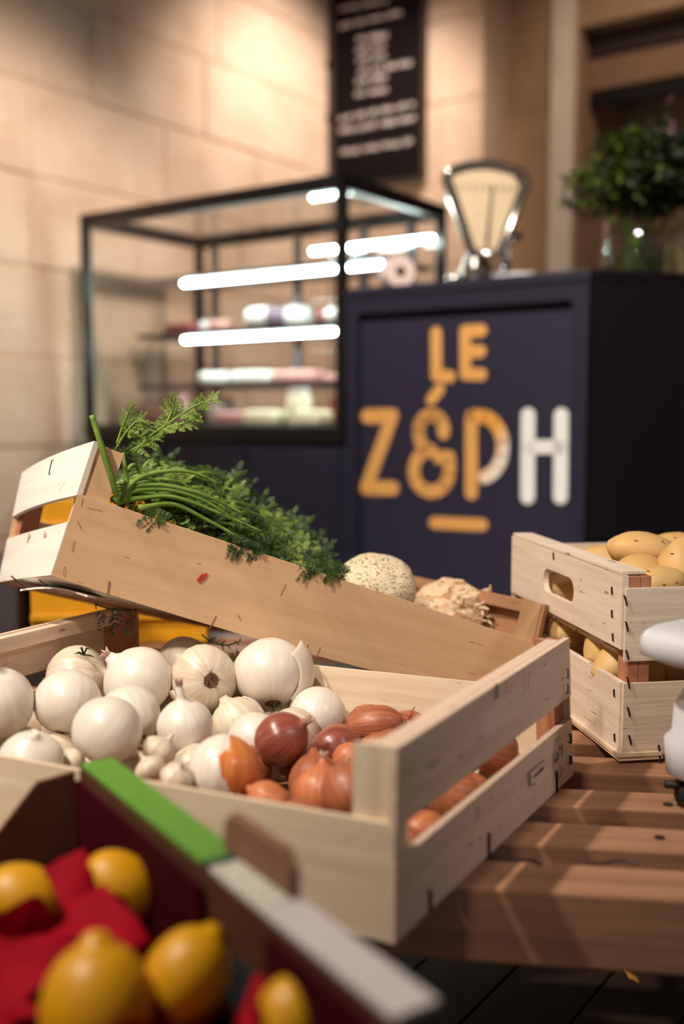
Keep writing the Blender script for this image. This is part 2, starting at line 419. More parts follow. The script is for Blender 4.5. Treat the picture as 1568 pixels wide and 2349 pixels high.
# ---- stone walls, each block a piece proud of the mortar
CORNER = V((-.06, 5.35, 0)); NL = -U1                        # room-side normal of the left wall
def block_wall(name, p0, d, length, nrm, depth, zj, hj, lj, s0):
    wl = MB().box(p0 - nrm * depth, d * length, nrm * (depth - .007), UP * H_ROOM).build(name, M_MORTAR); struct(wl)
    n0 = -math.ceil(zj / hj); z = zj + n0 * hj; row = n0
    while z < H_ROOM:
        a, b = max(z, 0), min(z + hj, H_ROOM)
        if b - a > .03:
            s = s0 - lj * 12 + (lj * .5 if row % 2 else 0)
            while s < length:
                l = lj * random.uniform(.82, 1.2); x0, x1 = max(s, 0), min(s + l, length)
                if x1 - x0 > .04:
                    g = .0035; m = MB(); pr = random.uniform(-.003, .003)
                    m.box(p0 + d * (x0 + g) + UP * (a + g) - nrm * .03, d * (x1 - x0 - 2 * g), nrm * (.03 + pr), UP * (b - a - 2 * g))
                    m.build('stone_block', M_STONE, wl, bevel=.006)
                s += l
        z += hj; row += 1
    return wl
block_wall('wall_left', CORNER - U2 * 3.6, U2, 3.6, NL, .2, 2.276, .325, .60, .2)
block_wall('wall_back', CORNER, -U1, .843, -U2, .25, 2.20, .37, .5, .1)
R0 = CORNER - U1 * .843 + U2 * .25                             # recessed plaster wall behind the pier
def rec(x, y=600, off=0.0): return onplane(x, y, R0 - U2 * off, U2)
tx = lambda x: (rec(x) - R0).dot(-U1)
t_open = tx(1318); L_rec = 3.2
zl = rec(1330, 62).z                                          # underside of the wall above the alcove
struct(MB().box(R0 + U1 * .02, -U1 * (t_open + .02), U2 * .2, UP * H_ROOM).build('wall_recess', M_PLASTER))
struct(MB().box(R0 - U1 * t_open + UP * zl, -U1 * (L_rec - t_open), U2 * .2, UP * (H_ROOM - zl)).build('wall_above_alcove', M_PLASTER))
AB = R0 + U2 * .62
struct(MB().box(AB - U1 * (t_open - .5), -U1 * (L_rec - t_open + .5), U2 * .15, UP * H_ROOM).build('wall_alcove', M_PLASTER))
struct(MB().box(R0 - U1 * t_open + U2 * .2, -U1 * -.12, U2 * .42, UP * H_ROOM).build('wall_alcove_side', M_PLASTER))
m = MB(); m.box(R0 - U1 * tx(1260) - U2 * .03, -U1 * (tx(1312) - tx(1260)), U2 * .04, UP * 2.95)
struct(m.build('trim_1', plain('pale_trim_paint', (238, 216, 194), .7, .03, 12), bevel=.008))
# shutter box and rail hanging in the alcove
sb = thing('shutter_box', R0 - U1 * (t_open + .5) + UP * 1.8, 'beige roller shutter box with dark rail high in the alcove', 'shutter box')
def in_alc(x0, y0, y1, depth, mat, name, off):
    a = onplane(x0, y0, R0 + U2 * off, U2); b = onplane(x0, y1, R0 + U2 * off, U2)
    MB().box(V((a.x, a.y, b.z)), -U1 * 1.5, U2 * depth, UP * (a.z - b.z)).build(name, mat, sb, bevel=.004)
in_alc(1322, 70, 136, .3, plain('dark_brown_band', (52, 34, 22), .7, .1, 20), 'dark_band', .10)  # plain dark brown band across the top of the alcove
in_alc(1334, 140, 212, .22, plain('beige_shutter', (150, 112, 84), .7, .05, 20), 'shutter_housing', .12)
in_alc(1345, 222, 246, .05, M_BLACK, 'rail', .12)

# ================================================================== sign counter
Y_C = 2.70
P0 = at(1352, 617, Y_C); TOPZ = P0.z; P0 = V((P0.x, P0.y, 0))
CW = .752
ct = thing('sign_counter', P0 + U1 * CW / 2 + U2 * .3, 'navy painted counter with large gold lettering on its front, white glints painted in', 'counter')
MB().box(P0 + U2 * .02, U1 * CW, U2 * .58, UP * (TOPZ - .03)).build('body', M_NAVY, ct, bevel=.003)
MB().box(P0 - U2 * .004 - U1 * .004 + UP * (TOPZ - .03), U1 * (CW + .008), U2 * .61, UP * .03).build('worktop', M_NAVYD, ct, bevel=.004)
for (o, a, h) in ((P0 + UP * (TOPZ - .075), U1 * CW, .045), (P0 + UP * .08, U1 * .045, TOPZ - .155), (P0 + U1 * (CW - .04) + UP * .08, U1 * .04, TOPZ - .155), (P0, U1 * CW, .08)):
    MB().box(o, a, U2 * .02, UP * h).build('frame_rail', M_NAVYD, ct, bevel=.002)
# painted lettering, drawn as rounded strokes lying on the front panel; the white ones paint in a reflection
PF = P0 + U2 * .02
def stroke(pts, wpx, mat, name, parent, plane_p, nrm, lift=.0015, closed=False, seg=8):
    Q = [onplane(x, y, plane_p, nrm) for x, y in pts]
    back = nrm * lift
    hw = wpx / F_PX * Q[0].y / 2
    e1 = (V((0, 0, 1)).cross(nrm)).normalized(); e2 = UP
    m = MB(); k = 0
    for a, b in zip(Q[:-1], Q[1:]):
        d = (b - a); L = d.length
        if L < 1e-6: continue
        d /= L; p = nrm.cross(d).normalized(); ring = []
        for i in range(seg + 1):
            t = math.pi / 2 + math.pi * i / seg; ring.append(a + d * math.cos(t) * hw + p * math.sin(t) * hw)
        for i in range(seg + 1):
            t = -math.pi / 2 + math.pi * i / seg; ring.append(b + d * math.cos(t) * hw + p * math.sin(t) * hw)
        j = 1 + (k % 2) * .25; k += 1
        m.prism([q - back * .0 for q in ring], -back * j)
    return m.build(name, mat, parent)
def arc(cx, cy, rx, ry, a0, a1, n=14): return [(cx + rx * math.cos(math.radians(lerp(a0, a1, i / n))), cy - ry * math.sin(math.radians(lerp(a0, a1, i / n)))) for i in range(n + 1)]
SW = 33
LET = [([(1000, 764), (1001, 861), (1032, 864)], 29, M_GOLD), ([(1104, 758), (1067, 760), (1068, 858), (1104, 859)], 29, M_GOLD), ([(1068, 806), (1102, 806)], 29, M_GOLD),
       ([(842, 955), (900, 954), (840, 1119), (901, 1120)], SW, M_GOLD), ([(1008, 893), (989, 917)], 27, M_GOLD),
       (arc(989, 988, 29, 36, -8, 200) + [(964, 1014), (976, 1030), (990, 1034)], 31, M_GOLD),
       ([(988, 1034)] + arc(990, 1080, 41, 48, 100, 360) + [(1031, 1062), (1030, 1049), (1006, 1049)], 31, M_GOLD),
       ([(1081, 955), (1081, 1130)], SW, M_GOLD), ([(1081, 954), (1100, 955)] + arc(1102, 1025, 51, 70, 85, -80), 31, M_GLINT_FADE),
       ([(1211, 953), (1210, 1139)], 35, M_GLINT), ([(1287, 953), (1285, 1139)], 35, M_GLINT), ([(1211, 1025), (1286, 1025)], 31, M_GLINT),
       ([(996, 1199), (1106, 1204)], 28, M_GOLD)]
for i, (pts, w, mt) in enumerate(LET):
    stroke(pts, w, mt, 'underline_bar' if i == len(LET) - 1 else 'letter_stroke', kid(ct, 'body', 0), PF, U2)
# ---- second counter meeting it at an angle, its shade painted in as near-black
DR = V((math.sin(math.radians(77)), math.cos(math.radians(77)), 0))
bc_o = P0 - U1 * .006
bc = thing('shaded_counter', bc_o + DR * .6 + U2 * .3, 'plain counter right of the lettering, shade painted in near-black, carrying the vase', 'counter')
poly = [bc_o, bc_o + DR * 1.3, bc_o + DR * 1.3 + V((-.12, .58, 0)), bc_o + U2 * .6]
MB().prism([p + UP * .0 for p in poly], UP * (TOPZ - .03)).build('body', M_NAVY_SHADE, bc, bevel=.003)
MB().prism([p + UP * (TOPZ - .029) for p in poly], UP * .029).build('worktop', M_NAVY_SHADE, bc, bevel=.004)

# ================================================================== glazed display case
C0 = at(787, 395, 3.2); CTOP = C0.z; C0 = V((C0.x, C0.y, 0)); CWID, CDEP = 1.164, .63
CBOT = at(787, 978, 3.2).z
dc = thing('display_case', C0 + U1 * CWID / 2 + U2 * CDEP / 2, 'black framed glass display case with lit shelves on navy base', 'display case')
MB().box(C0 + U2 * .01, U1 * CWID, U2 * (CDEP - .02), UP * (CBOT - .05)).build('base_cabinet', M_NAVY, dc, bevel=.003)
MB().box(C0 - U2 * .002, U1 * CWID, U2 * (CDEP + .004), UP * .049 + UP * 0).build('plinth', M_BLACK, dc)
for k in (.02, .40, .78):
    MB().box(C0 + U1 * k + UP * .08 - U2 * .001, U1 * .36, U2 * .011, UP * (CBOT - .16)).build('front_panel', M_NAVYD, dc, bevel=.002)
MB().box(C0 - U2 * .004 + UP * (CBOT - .05), U1 * CWID, U2 * (CDEP + .008), UP * .05).build('deck', M_BLACK, dc, bevel=.002)
fw = .030
def bar(o, a, b, c, name='frame_bar', mat=M_BLACK): return MB().box(o, a, b, c).build(name, mat, dc, bevel=.002)
for (i, j) in ((0, 0), (1, 0), (0, 1), (1, 1)):
    bar(C0 + U1 * (i * (CWID - fw)) + U2 * (j * (CDEP - fw)) + UP * CBOT, U1 * fw, U2 * fw, UP * (CTOP - CBOT), 'corner_post')
th = .046
bar(C0 + UP * (CTOP - th), U1 * CWID, U2 * fw, UP * th, 'top_rail'); bar(C0 + U2 * (CDEP - fw) + UP * (CTOP - th), U1 * CWID, U2 * fw, UP * th, 'top_rail')
bar(C0 + U2 * fw + UP * (CTOP - th), U1 * fw, U2 * (CDEP - 2 * fw), UP * th, 'top_rail'); bar(C0 + U1 * (CWID - fw) + U2 * fw + UP * (CTOP - th), U1 * fw, U2 * (CDEP - 2 * fw), UP * th, 'top_rail')
bar(C0 + U2 * (CDEP - fw) + UP * CBOT, U1 * CWID, U2 * fw, UP * .03, 'bottom_rail')
gh = CTOP - CBOT - th
for (o, a, b) in ((C0 + U1 * fw + U2 * .008, U1 * (CWID - 2 * fw), U2 * .005), (C0 + U1 * .008 + U2 * fw, U1 * .005, U2 * (CDEP - 2 * fw)), (C0 + U1 * (CWID - .014) + U2 * fw, U1 * .005, U2 * (CDEP - 2 * fw))):
    MB().box(o + UP * CBOT, a, b, UP * gh).build('glass_pane', M_GLASS, dc)
MB().box(C0 + U1 * fw + U2 * fw + UP * (CTOP - .02), U1 * (CWID - 2 * fw), U2 * (CDEP - 2 * fw), UP * .005).build('glass_pane', M_GLASS, dc)
for k in (0, 1): MB().box(C0 + U1 * (fw + k * .53) + U2 * (CDEP - .02 + k * .008) + UP * (CBOT + .03), U1 * .56, U2 * .005, UP * (gh - .03)).build('sliding_pane', M_GLASS, dc)
for k in (.10, .30, .60, 1.02): bar(C0 + U1 * k + U2 * (CDEP - .06) + UP * CBOT, U1 * .03, U2 * .02, UP * (gh), 'shelf_upright', M_STEEL)
SH = [CZ + .11, CZ + .30, CZ + .505]; SO = .24
M_SHELF = plain('dark_shelf', (52, 44, 42), .35, .05, 30)
for z in SH:
    MB().box(C0 + U1 * .02 + U2 * SO + UP * (z - .016), U1 * (CWID - .05), U2 * (CDEP - SO - .07), UP * .016).build('shelf', M_SHELF if z != SH[2] else M_STEEL, dc, bevel=.001)
for zi, z in enumerate(SH[1:]):
    shf = kid(dc, 'shelf', zi + 1)
    m = MB(); a = C0 + U1 * .025 + U2 * (SO + .008) + UP * (z - .027); m.tube([a, a + U1 * (CWID - .30)], .0072, 10); m.build('led_tube', M_LED, shf, smooth=False)
    MB().box(C0 + U1 * .02 + U2 * (SO + .022) + UP * (z - .034), U1 * (CWID - .29), U2 * .014, UP * .0175).build('lamp_channel', M_STEEL, shf)
bk_ = C0 + U2 * (CDEP - .075)
a_, b_ = onplane(716, 577, bk_, U2), onplane(992, 547, bk_, U2); b_.z = a_.z
MB().tube([a_, b_], .0075, 10).build('led_tube', M_LED, dc)
# ---- goods in the case
def goods(name, label, cat, kind, t, q, z, size, mats, rot=0):
    base = C0 + U1 * t + U2 * q + UP * z
    R = Matrix.Rotation(rot, 4, 'Z'); x = R @ U1; y = R @ U2; w, d, h = size
    if kind == 'pack':
        o = MB().box(base - x * w / 2 - y * d / 2, x * w, y * d, UP * h).build(name, mats[0], origin=base, bevel=min(w, d, h) * .28, smooth=True)
        MB().box(base - x * w * .3 - y * d * .3 + UP * (h - .0005), x * w * .6, y * d * .6, UP * .0012).build('label', mats[1], o)
    elif kind == 'jar':
        M = Matrix.Translation(base); r = w / 2
        o = MB().lathe([(0, 0), (r * .9, 0), (r, .006), (r, h * .72), (r * .8, h * .8), (0, h * .8)], M, 20).build(name, mats[0], origin=base, smooth=True)
        MB().lathe([(0, h * .8), (r * .86, h * .8), (r * .86, h), (0, h)], M, 20).build('lid', mats[1], o)
    elif kind == 'log':
        M = frame(x, base + UP * h / 2 - x * w / 2); r = h / 2
        o = MB().lathe([(0, 0), (r * .4, .004), (r * .9, .012), (r, w * .3), (r, w * .7), (r * .9, w - .012), (r * .4, w - .004), (0, w)], M, 18).build(name, mats[0], origin=base, smooth=True)
        MB().lathe([(r * 1.02, w * .35), (r * 1.03, w * .5), (r * 1.02, w * .65)], M, 18, close=False).build('paper_band', mats[1], o, smooth=True)
    elif kind == 'wheel':
        M = Matrix.Translation(base); r = w / 2
        o = MB().lathe([(0, 0), (r * .92, 0), (r, h * .2), (r, h * .8), (r * .92, h), (0, h)], M, 24).build(name, mats[0], origin=base, smooth=True)
        MB().lathe([(0, h), (r * .6, h), (r * .6, h + .0012), (0, h + .0012)], M, 20).build('label', mats[1], o)
    tag(o, label, cat, 'goods in the display case'); return o
G_PINK = plain('cured_meat_pink', (206, 150, 146), .45, .15, 50); G_WHITE = plain('waxed_white_wrap', (232, 226, 220), .45, .04, 30); G_RED = plain('deep_red_meat', (140, 60, 66), .45, .2, 60)
G_CREAMJ = plain('cream_jar', (232, 226, 196), .35, .04, 20); G_PUR = plain('purple_label', (120, 96, 112), .5, .1, 30); G_GRN = plain('green_label', (60, 104, 84), .5, .1, 30)
TR = lambda px: None
goods('cured_sausage', 'large white wrapped sausage on the middle case shelf', 'sausage', 'log', .53, .36, SH[1], (.26, .08, .085), (G_WHITE, G_PUR), .25)
goods('cured_sausage', 'pink and red sausage at the right of the middle shelf', 'sausage', 'log', .25, .31, SH[1], (.16, .06, .06), (G_RED, G_WHITE), -.1)
goods('cured_sausage', 'pale pink sausage end by the case corner post', 'sausage', 'log', .10, .34, SH[1], (.12, .05, .055), (G_PINK, G_WHITE), .1)
goods('cheese_wheel', 'round pale cheese beside the large white sausage', 'cheese', 'wheel', .30, .47, SH[1], (.11, .11, .06), (G_WHITE, G_PINK))
goods('meat_pack', 'small pink meat pack left of the middle shelf', 'food pack', 'pack', .76, .31, SH[1], (.08, .06, .04), (G_PINK, G_WHITE), .2)
goods('meat_pack', 'brown meat pack at the left end of the middle shelf', 'food pack', 'pack', .95, .31, SH[1], (.15, .08, .04), (G_RED, G_PINK), -.1)
goods('cured_sausage', 'thin pale sausage hanging over the left shelf edge', 'sausage', 'log', .86, .34, SH[1], (.07, .03, .05), (G_WHITE, G_PINK), 1.2)
goods('wrapped_parcel', 'white paper parcel lying left on the lower shelf', 'parcel', 'pack', .80, .33, SH[0], (.12, .09, .045), (G_WHITE, G_PINK), .3)
goods('wrapped_parcel', 'long flat pink and white parcel mid lower shelf', 'parcel', 'pack', .62, .34, SH[0], (.18, .10, .045), (G_WHITE, G_PINK), -.06)
goods('wrapped_parcel', 'pale flat parcel lying right on the lower shelf', 'parcel', 'pack', .42, .34, SH[0], (.18, .10, .042), (G_PINK, G_WHITE), .05)
goods('wrapped_parcel', 'thin brownish parcel at the right end of lower shelf', 'parcel', 'pack', .20, .34, SH[0], (.18, .10, .025), (G_PINK, G_RED), .0)
goods('preserve_jar', 'pink preserve jar at the left of the case floor', 'jar', 'jar', .90, .24, CBOT, (.08, .08, .115), (G_PINK, G_PINK))
goods('preserve_jar', 'tall white jar behind the carrot leaf tip', 'jar', 'jar', .76, .30, CBOT, (.10, .10, .10), (G_WHITE, G_PINK))
goods('preserve_jar', 'tall cream jar in the middle of the case floor', 'jar', 'jar', .32, .20, CBOT, (.085, .085, .125), (G_CREAMJ, G_WHITE))
goods('preserve_jar', 'cream jar by the right glass of the case floor', 'jar', 'jar', .11, .20, CBOT, (.085, .085, .12), (G_CREAMJ, G_WHITE))
goods('food_tub', 'low pink tub on the case floor', 'tub', 'pack', .60, .22, CBOT, (.16, .10, .045), (G_PINK, G_WHITE))
goods('food_tub', 'low cream tub on the case floor beside tall jar', 'tub', 'pack', .43, .16, CBOT, (.13, .10, .05), (G_CREAMJ, G_WHITE))
goods('food_tub', 'low cream tub between the two tall jars', 'tub', 'pack', .215, .14, CBOT, (.10, .09, .05), (G_CREAMJ, G_GRN))
goods('meat_pack', 'dark red pack standing behind the two tall jars', 'food pack', 'pack', .21, .30, CBOT, (.09, .05, .09), (G_RED, G_WHITE))
goods('food_tub', 'wide brownish tub at the far left of case floor', 'tub', 'pack', 1.03, .30, CBOT, (.14, .12, .06), (G_PINK, G_RED))

# ================================================================== blackboard on the pier
BP = CORNER - U2 * .035
def bpx(x, y): return onplane(x, y, BP, U2)
bl = bpx(759, 300); br = bpx(974, 300); zb = bpx(974, 411).z; zt = bpx(974, -230).z
bw = (br - bl).dot(-U1)
o0 = V((bl.x, bl.y, zb))
bb = thing('chalkboard', o0 - U1 * bw / 2, 'tall black chalkboard menu with white handwriting on stone pier', 'chalkboard')
MB().box(o0 + U2 * .004, -U1 * bw, U2 * .018, UP * (zt - zb)).build('slate', M_SLATE, bb)
f_ = .018
for (o, a, c) in ((o0, -U1 * f_, UP * (zt - zb)), (o0 - U1 * (bw - f_), -U1 * f_, UP * (zt - zb)), (o0 - U1 * f_, -U1 * (bw - 2 * f_), UP * f_), (o0 - U1 * f_ + UP * (zt - zb - f_), -U1 * (bw - 2 * f_), UP * f_)):
    MB().box(o - U2 * .006, a, U2 * .026, c).build('frame_rail', M_FRAME, bb, bevel=.002)
LINES = [((776, 22), (888, 2), 15), ((777, 62), (918, 30), 14), ((818, 92), (898, 80), 16), ((816, 117), (882, 105), 15), ((818, 140), (884, 128), 15), ((822, 166), (944, 145), 16), ((816, 190), (884, 178), 16), ((815, 217), (896, 205), 14),
         ((778, 275), (948, 240), 18), ((778, 302), (950, 272), 17), ((780, 352), (944, 325), 18)]
for (a, b, h) in LINES:
    n = int((b[0] - a[0]) / 6); pts = []; m = MB(); x = a[0]
    k = 0
    while x < b[0]:
        wlen = random.randint(18, 46); x1 = min(b[0], x + wlen); P = []
        q = x
        while q <= x1:
            t = (q - a[0]) / (b[0] - a[0]); yb = lerp(a[1], b[1], t)
            P.append(bpx(q, yb + (random.uniform(-.5, -.2) if k % 2 else random.uniform(0, .25)) * h) - U2 * .0); k += 1; q += 2.6
        if len(P) > 2:
            sp_ = spline(P, 3); hw = .0042
            for p_, q_ in zip(sp_[:-1], sp_[1:]):
                d = (q_ - p_).normalized(); e = U2.cross(d).normalized() * hw
                if (q_ - p_).length > 1e-5: m.prism([p_ - e - d * .002, q_ - e + d * .002, q_ + e + d * .002, p_ + e - d * .002], -U2 * .0012)
        x = x1 + 7
    for i in range(len(m.v)): m.v[i] = m.v[i] + U2 * .004
    m.build('chalk_writing', M_CHALK, kid(bb, 'slate', 0))
for y in (150, 272):                                          # iron hooks on the left wall beside the board
    p = onplane(752, y, CORNER, U1) + NL * .0
    hk = MB().tube([p - NL * .005, p + NL * .05, p + NL * .055 - UP * .02 + NL * .01, p + NL * .03 - UP * .05], .007, 6).build('wall_hook', M_FRAME, origin=p, smooth=True)
    tag(hk, ('upper' if y == 150 else 'lower') + ' rusty iron hook in stone wall left of the chalkboard', 'hook', 'iron hooks')
    MB().lathe([(0, 0), (.022, 0), (.022, .006), (0, .006)], frame(NL, p), 12).build('wall_plate', M_FRAME, hk)

# ================================================================== things on the counters
# fan scale
YS = 3.02
def sp(x, y, Y=YS): return at(x, y, Y)
base = sp(1140, 640); base.z = TOPZ
sc = thing('fan_scale', base, 'old shop scale with cream fan dial and chrome rim on navy counter', 'scale')
cx = sp(1116, 470); ex = V((1, .12, 0)).normalized(); ey = V((-ex.y, ex.x, 0)); px = YS / F_PX
def fan(x, y, dy=0): return cx + ex * ((x - 1116) * px) + UP * ((470 - y) * px) + ey * dy
outer = [fan(1082, 578), fan(1017, 408)] + [fan(x, 402 - 24 * (1 - ((x - 1112) / 95) ** 2)) for x in range(1030, 1200, 12)] + [fan(1210, 420), fan(1150, 578)]
inner = [fan(1092, 566), fan(1037, 412)] + [fan(x, 414 - 20 * (1 - ((x - 1112) / 84) ** 2)) for x in range(1044, 1186, 12)] + [fan(1190, 426), fan(1140, 566)]
MB().prism([p + ey * .004 for p in outer], ey * .05).build('dial_housing', M_CHROME, sc, bevel=.006)
MB().prism([p + ey * .002 for p in inner], ey * .004).build('dial_face', M_DIAL, sc)
n = len(outer); m = MB(); ring = outer + [outer[0]]
m.tube([p for p in ring], .009, 8); m.build('dial_rim', M_CHROME, sc, smooth=True)
MB().prism([fan(1113, 560, -.002), fan(1118, 560, -.002), fan(1128, 425, -.002), fan(1126, 425, -.002)], -ey * .002).build('needle', M_BLACK, sc)
for k in range(9):
    x = 1050 + k * 16; MB().prism([fan(x, 425, 0), fan(x + 2, 425, 0), fan(x + 2 - (x - 1116) * .06, 440, 0), fan(x - (x - 1116) * .06, 440, 0)], -ey * .001).build('scale_mark', M_BLACK, sc)
zb_ = TOPZ
MB().lathe([(0, 0), (.05, 0), (.045, .05), (.026, .09), (.024, (cx.z - zb_) - .11)], Matrix.Translation(V((fan(1100, 500).x, fan(1100, 500).y, zb_)) + ey * .03), 20).build('column', M_CHROME, sc, smooth=True)
bo = sp(1055, 612) ; bo.z = TOPZ + .012
MB().box(bo + ey * .02, ex * .225, ey * .16, UP * .030).build('base_casting', M_WHITE, sc, bevel=.008)
MB().box(sp(1092, 612) + ey * .03 - UP * (sp(1092, 612).z - TOPZ), ex * .16, ey * .13, UP * .013).build('underframe', M_BLACK, sc, bevel=.003)
kp = sp(1042, 620); kp.z = TOPZ
MB().lathe([(0, 0), (.022, 0), (.026, .012), (.018, .028), (0, .032)], Matrix.Translation(kp), 16).build('levelling_foot', M_CHROME, sc, smooth=True)
pc = fan(1178, 530, .07)
MB().lathe([(0, 0), (.012, 0), (.012, .06), (.04, .07), (.05, .085), (0, .09)], Matrix.Translation(V((pc.x, pc.y, pc.z - .08))), 18).build('weighing_pan', M_CHROME, sc, smooth=True)
MB().tube([V((pc.x, pc.y, TOPZ + .03)), V((pc.x, pc.y, pc.z - .07))], .012, 8).build('pan_stem', M_CHROME, sc, smooth=True)
# paper roll
rp = at(910, 618, 3.12); R_r = .046; rp.z = TOPZ + R_r
ax = V((.25, -1, 0)).normalized()
m = MB(); Mx = frame(ax, rp - ax * .035)
m.lathe([(.014, 0), (R_r, 0), (R_r, .07), (.014, .07), (.014, 0)], Mx, 28, close=False)
ro = m.build('paper_roll', plain('pink_white_paper_roll', (236, 214, 208), .8, .02, 40), origin=V((rp.x, rp.y, TOPZ)), smooth=False)
tag(ro, 'roll of pinkish white paper lying on the navy counter', 'paper roll')
MB().lathe([(.0105, .002), (.0138, .002), (.0138, .072), (.0105, .072), (.0105, .002)], Mx, 20, close=False).build('cardboard_core', M_KRAFTD, ro)
# vase with greenery
vb = at(1480, 606, 2.98); vb.z = TOPZ
vz = thing('flower_vase', vb, 'clear glass vase of dark green foliage and purple flowers on shade-painted counter', 'vase')
Mv = Matrix.Translation(vb); vr, vh = .125, .165
MB().lathe([(0, .004), (vr * .9, 0), (vr, .012), (vr * .97, vh * .6), (vr * .92, vh), (vr * .88, vh), (vr * .93, vh * .6), (vr * .95, .02), (0, .016)], Mv, 32, close=False).build('glass_body', M_VASE, vz, smooth=True)
wt = NT('vase_water'); wt.fin((.75, .78, .62, 1), .02, Transmission_Weight=1.0, IOR=1.33)
MB().lathe([(0, .0165), (vr * .93, .022), (vr * .91, vh * .55), (0, vh * .55)], Mv, 28).build('water', wt.m, vz, smooth=True)
rng = random.Random(3); bush = [MB(), MB(), MB()]
for i in range(78):
    a = rng.uniform(0, 2 * math.pi); sprd = rng.uniform(.0, 1)
    top = vb + V((math.cos(a) * .20 * sprd - .01, math.sin(a) * .13 * sprd, vh + rng.uniform(.03, .25) * (1 - .45 * sprd ** 2)))
    root = vb + V((math.cos(a + 2) * .06 * sprd, math.sin(a + 2) * .06 * sprd, .03)); mid = (root + top) / 2 + V((math.cos(a) * .02, math.sin(a) * .02, .02))
    path = spline([root, mid, top], 5)
    if i < 22: MB().tube(path, .003, 5).build('stalk', M_STEM, vz, smooth=True)
    fl_ = i % 9 == 4 and top.x > vb.x - .02
    for k in range(44 if not fl_ else 20):
        c = top + V((rng.gauss(0, .028), rng.gauss(0, .028), rng.gauss(0, .028))); 
        if c.z < vb.z + vh * 1.12: c.z = vb.z + vh * 1.12 + rng.uniform(0, .07)
        d = V((rng.uniform(-1, 1), rng.uniform(-1, 1), rng.uniform(-.5, 1))).normalized(); e = d.cross(V((rng.uniform(-1, 1), rng.uniform(-1, 1), rng.uniform(-1, 1)))).normalized()
        l = rng.uniform(.018, .034); w = l * .33; mb = bush[2] if fl_ else bush[1 if (c.x < vb.x - .02 and rng.random() < .35) else 0]
        b0 = len(mb.v); nn = d.cross(e)
        mb.v += [c, c + d * l * .5 + e * w, c + d * l, c + d * l * .5 - e * w, c + d * l * .5 + nn * l * .08]
        mb.face([b0, b0 + 1, b0 + 4]); mb.face([b0 + 1, b0 + 2, b0 + 4]); mb.face([b0 + 2, b0 + 3, b0 + 4]); mb.face([b0 + 3, b0, b0 + 4])
for mb, nm, mt in zip(bush, ('foliage', 'light_foliage', 'purple_petals'), (M_BUSH, M_BUSHY, M_PURPLE)):
    if mb.v: o = mb.build(nm, mt, vz); o['kind'] = 'stuff'
# ================================================================== slatted table
ZT = 0.40
TA = math.radians(8.0); TD = V((math.cos(TA), -math.sin(TA), 0)); TN = V((math.sin(TA), math.cos(TA), 0))
off = lambda y: atz(1500, y, ZT).dot(TN)
TX0, TX1 = -.62, .95
tb = thing('slatted_table', TD * .2 + TN * 1.4, 'low brown wooden table of spaced slats carrying the vegetable crates', 'table')
rows = [(off(1955), off(1899)), (off(1860), off(1818)), (off(1779), off(1742))]
step = .097; last = rows[-1]
for k in range(8): rows.append((last[0] + step * (k + 1), last[0] + step * (k + 1) + .052))
for a, b in rows:
    MB().box(TD * TX0 + TN * a + UP * (ZT - .022), TD * (TX1 - TX0), TN * (b - a), UP * .022).build('slat', M_TABLE, tb, bevel=.002)
fa, fb = off(2062), off(1992)
MB().box(TD * TX0 + TN * fa + UP * (ZT - .062), TD * (TX1 - TX0), TN * (fb - fa), UP * .062).build('front_beam', M_TABLE, tb, bevel=.003)
bk = rows[-1][1]
MB().box(TD * TX0 + TN * (bk + .02) + UP * (ZT - .062), TD * (TX1 - TX0), TN * .05, UP * .062).build('back_beam', M_TABLE, tb, bevel=.003)
for x in (TX0 + .05, .05, TX1 - .10):
    MB().box(TD * x + TN * (fb + .001) + UP * (ZT - .075), TD * .05, TN * (bk + .018 - fb), UP * .052).build('bearer', M_TABLE, tb, bevel=.002)
for x in (TX0 + .02, TX1 - .08):
    for y in (fb - .06, bk + .02): MB().box(TD * x + TN * (y + .012) + UP * .0005, TD * .055, TN * .045, UP * (ZT - .063)).build('leg', M_TABLE, tb, bevel=.003)
for x, y in ((1512, 1922), (1531, 1846)):                      # screw heads
    p = atz(x, y, ZT); MB().lathe([(0, 0), (.005, 0), (.005, .0012), (0, .0012)], Matrix.Translation(p - UP * .0004), 10).build('screw_head', M_WIRE, tb)

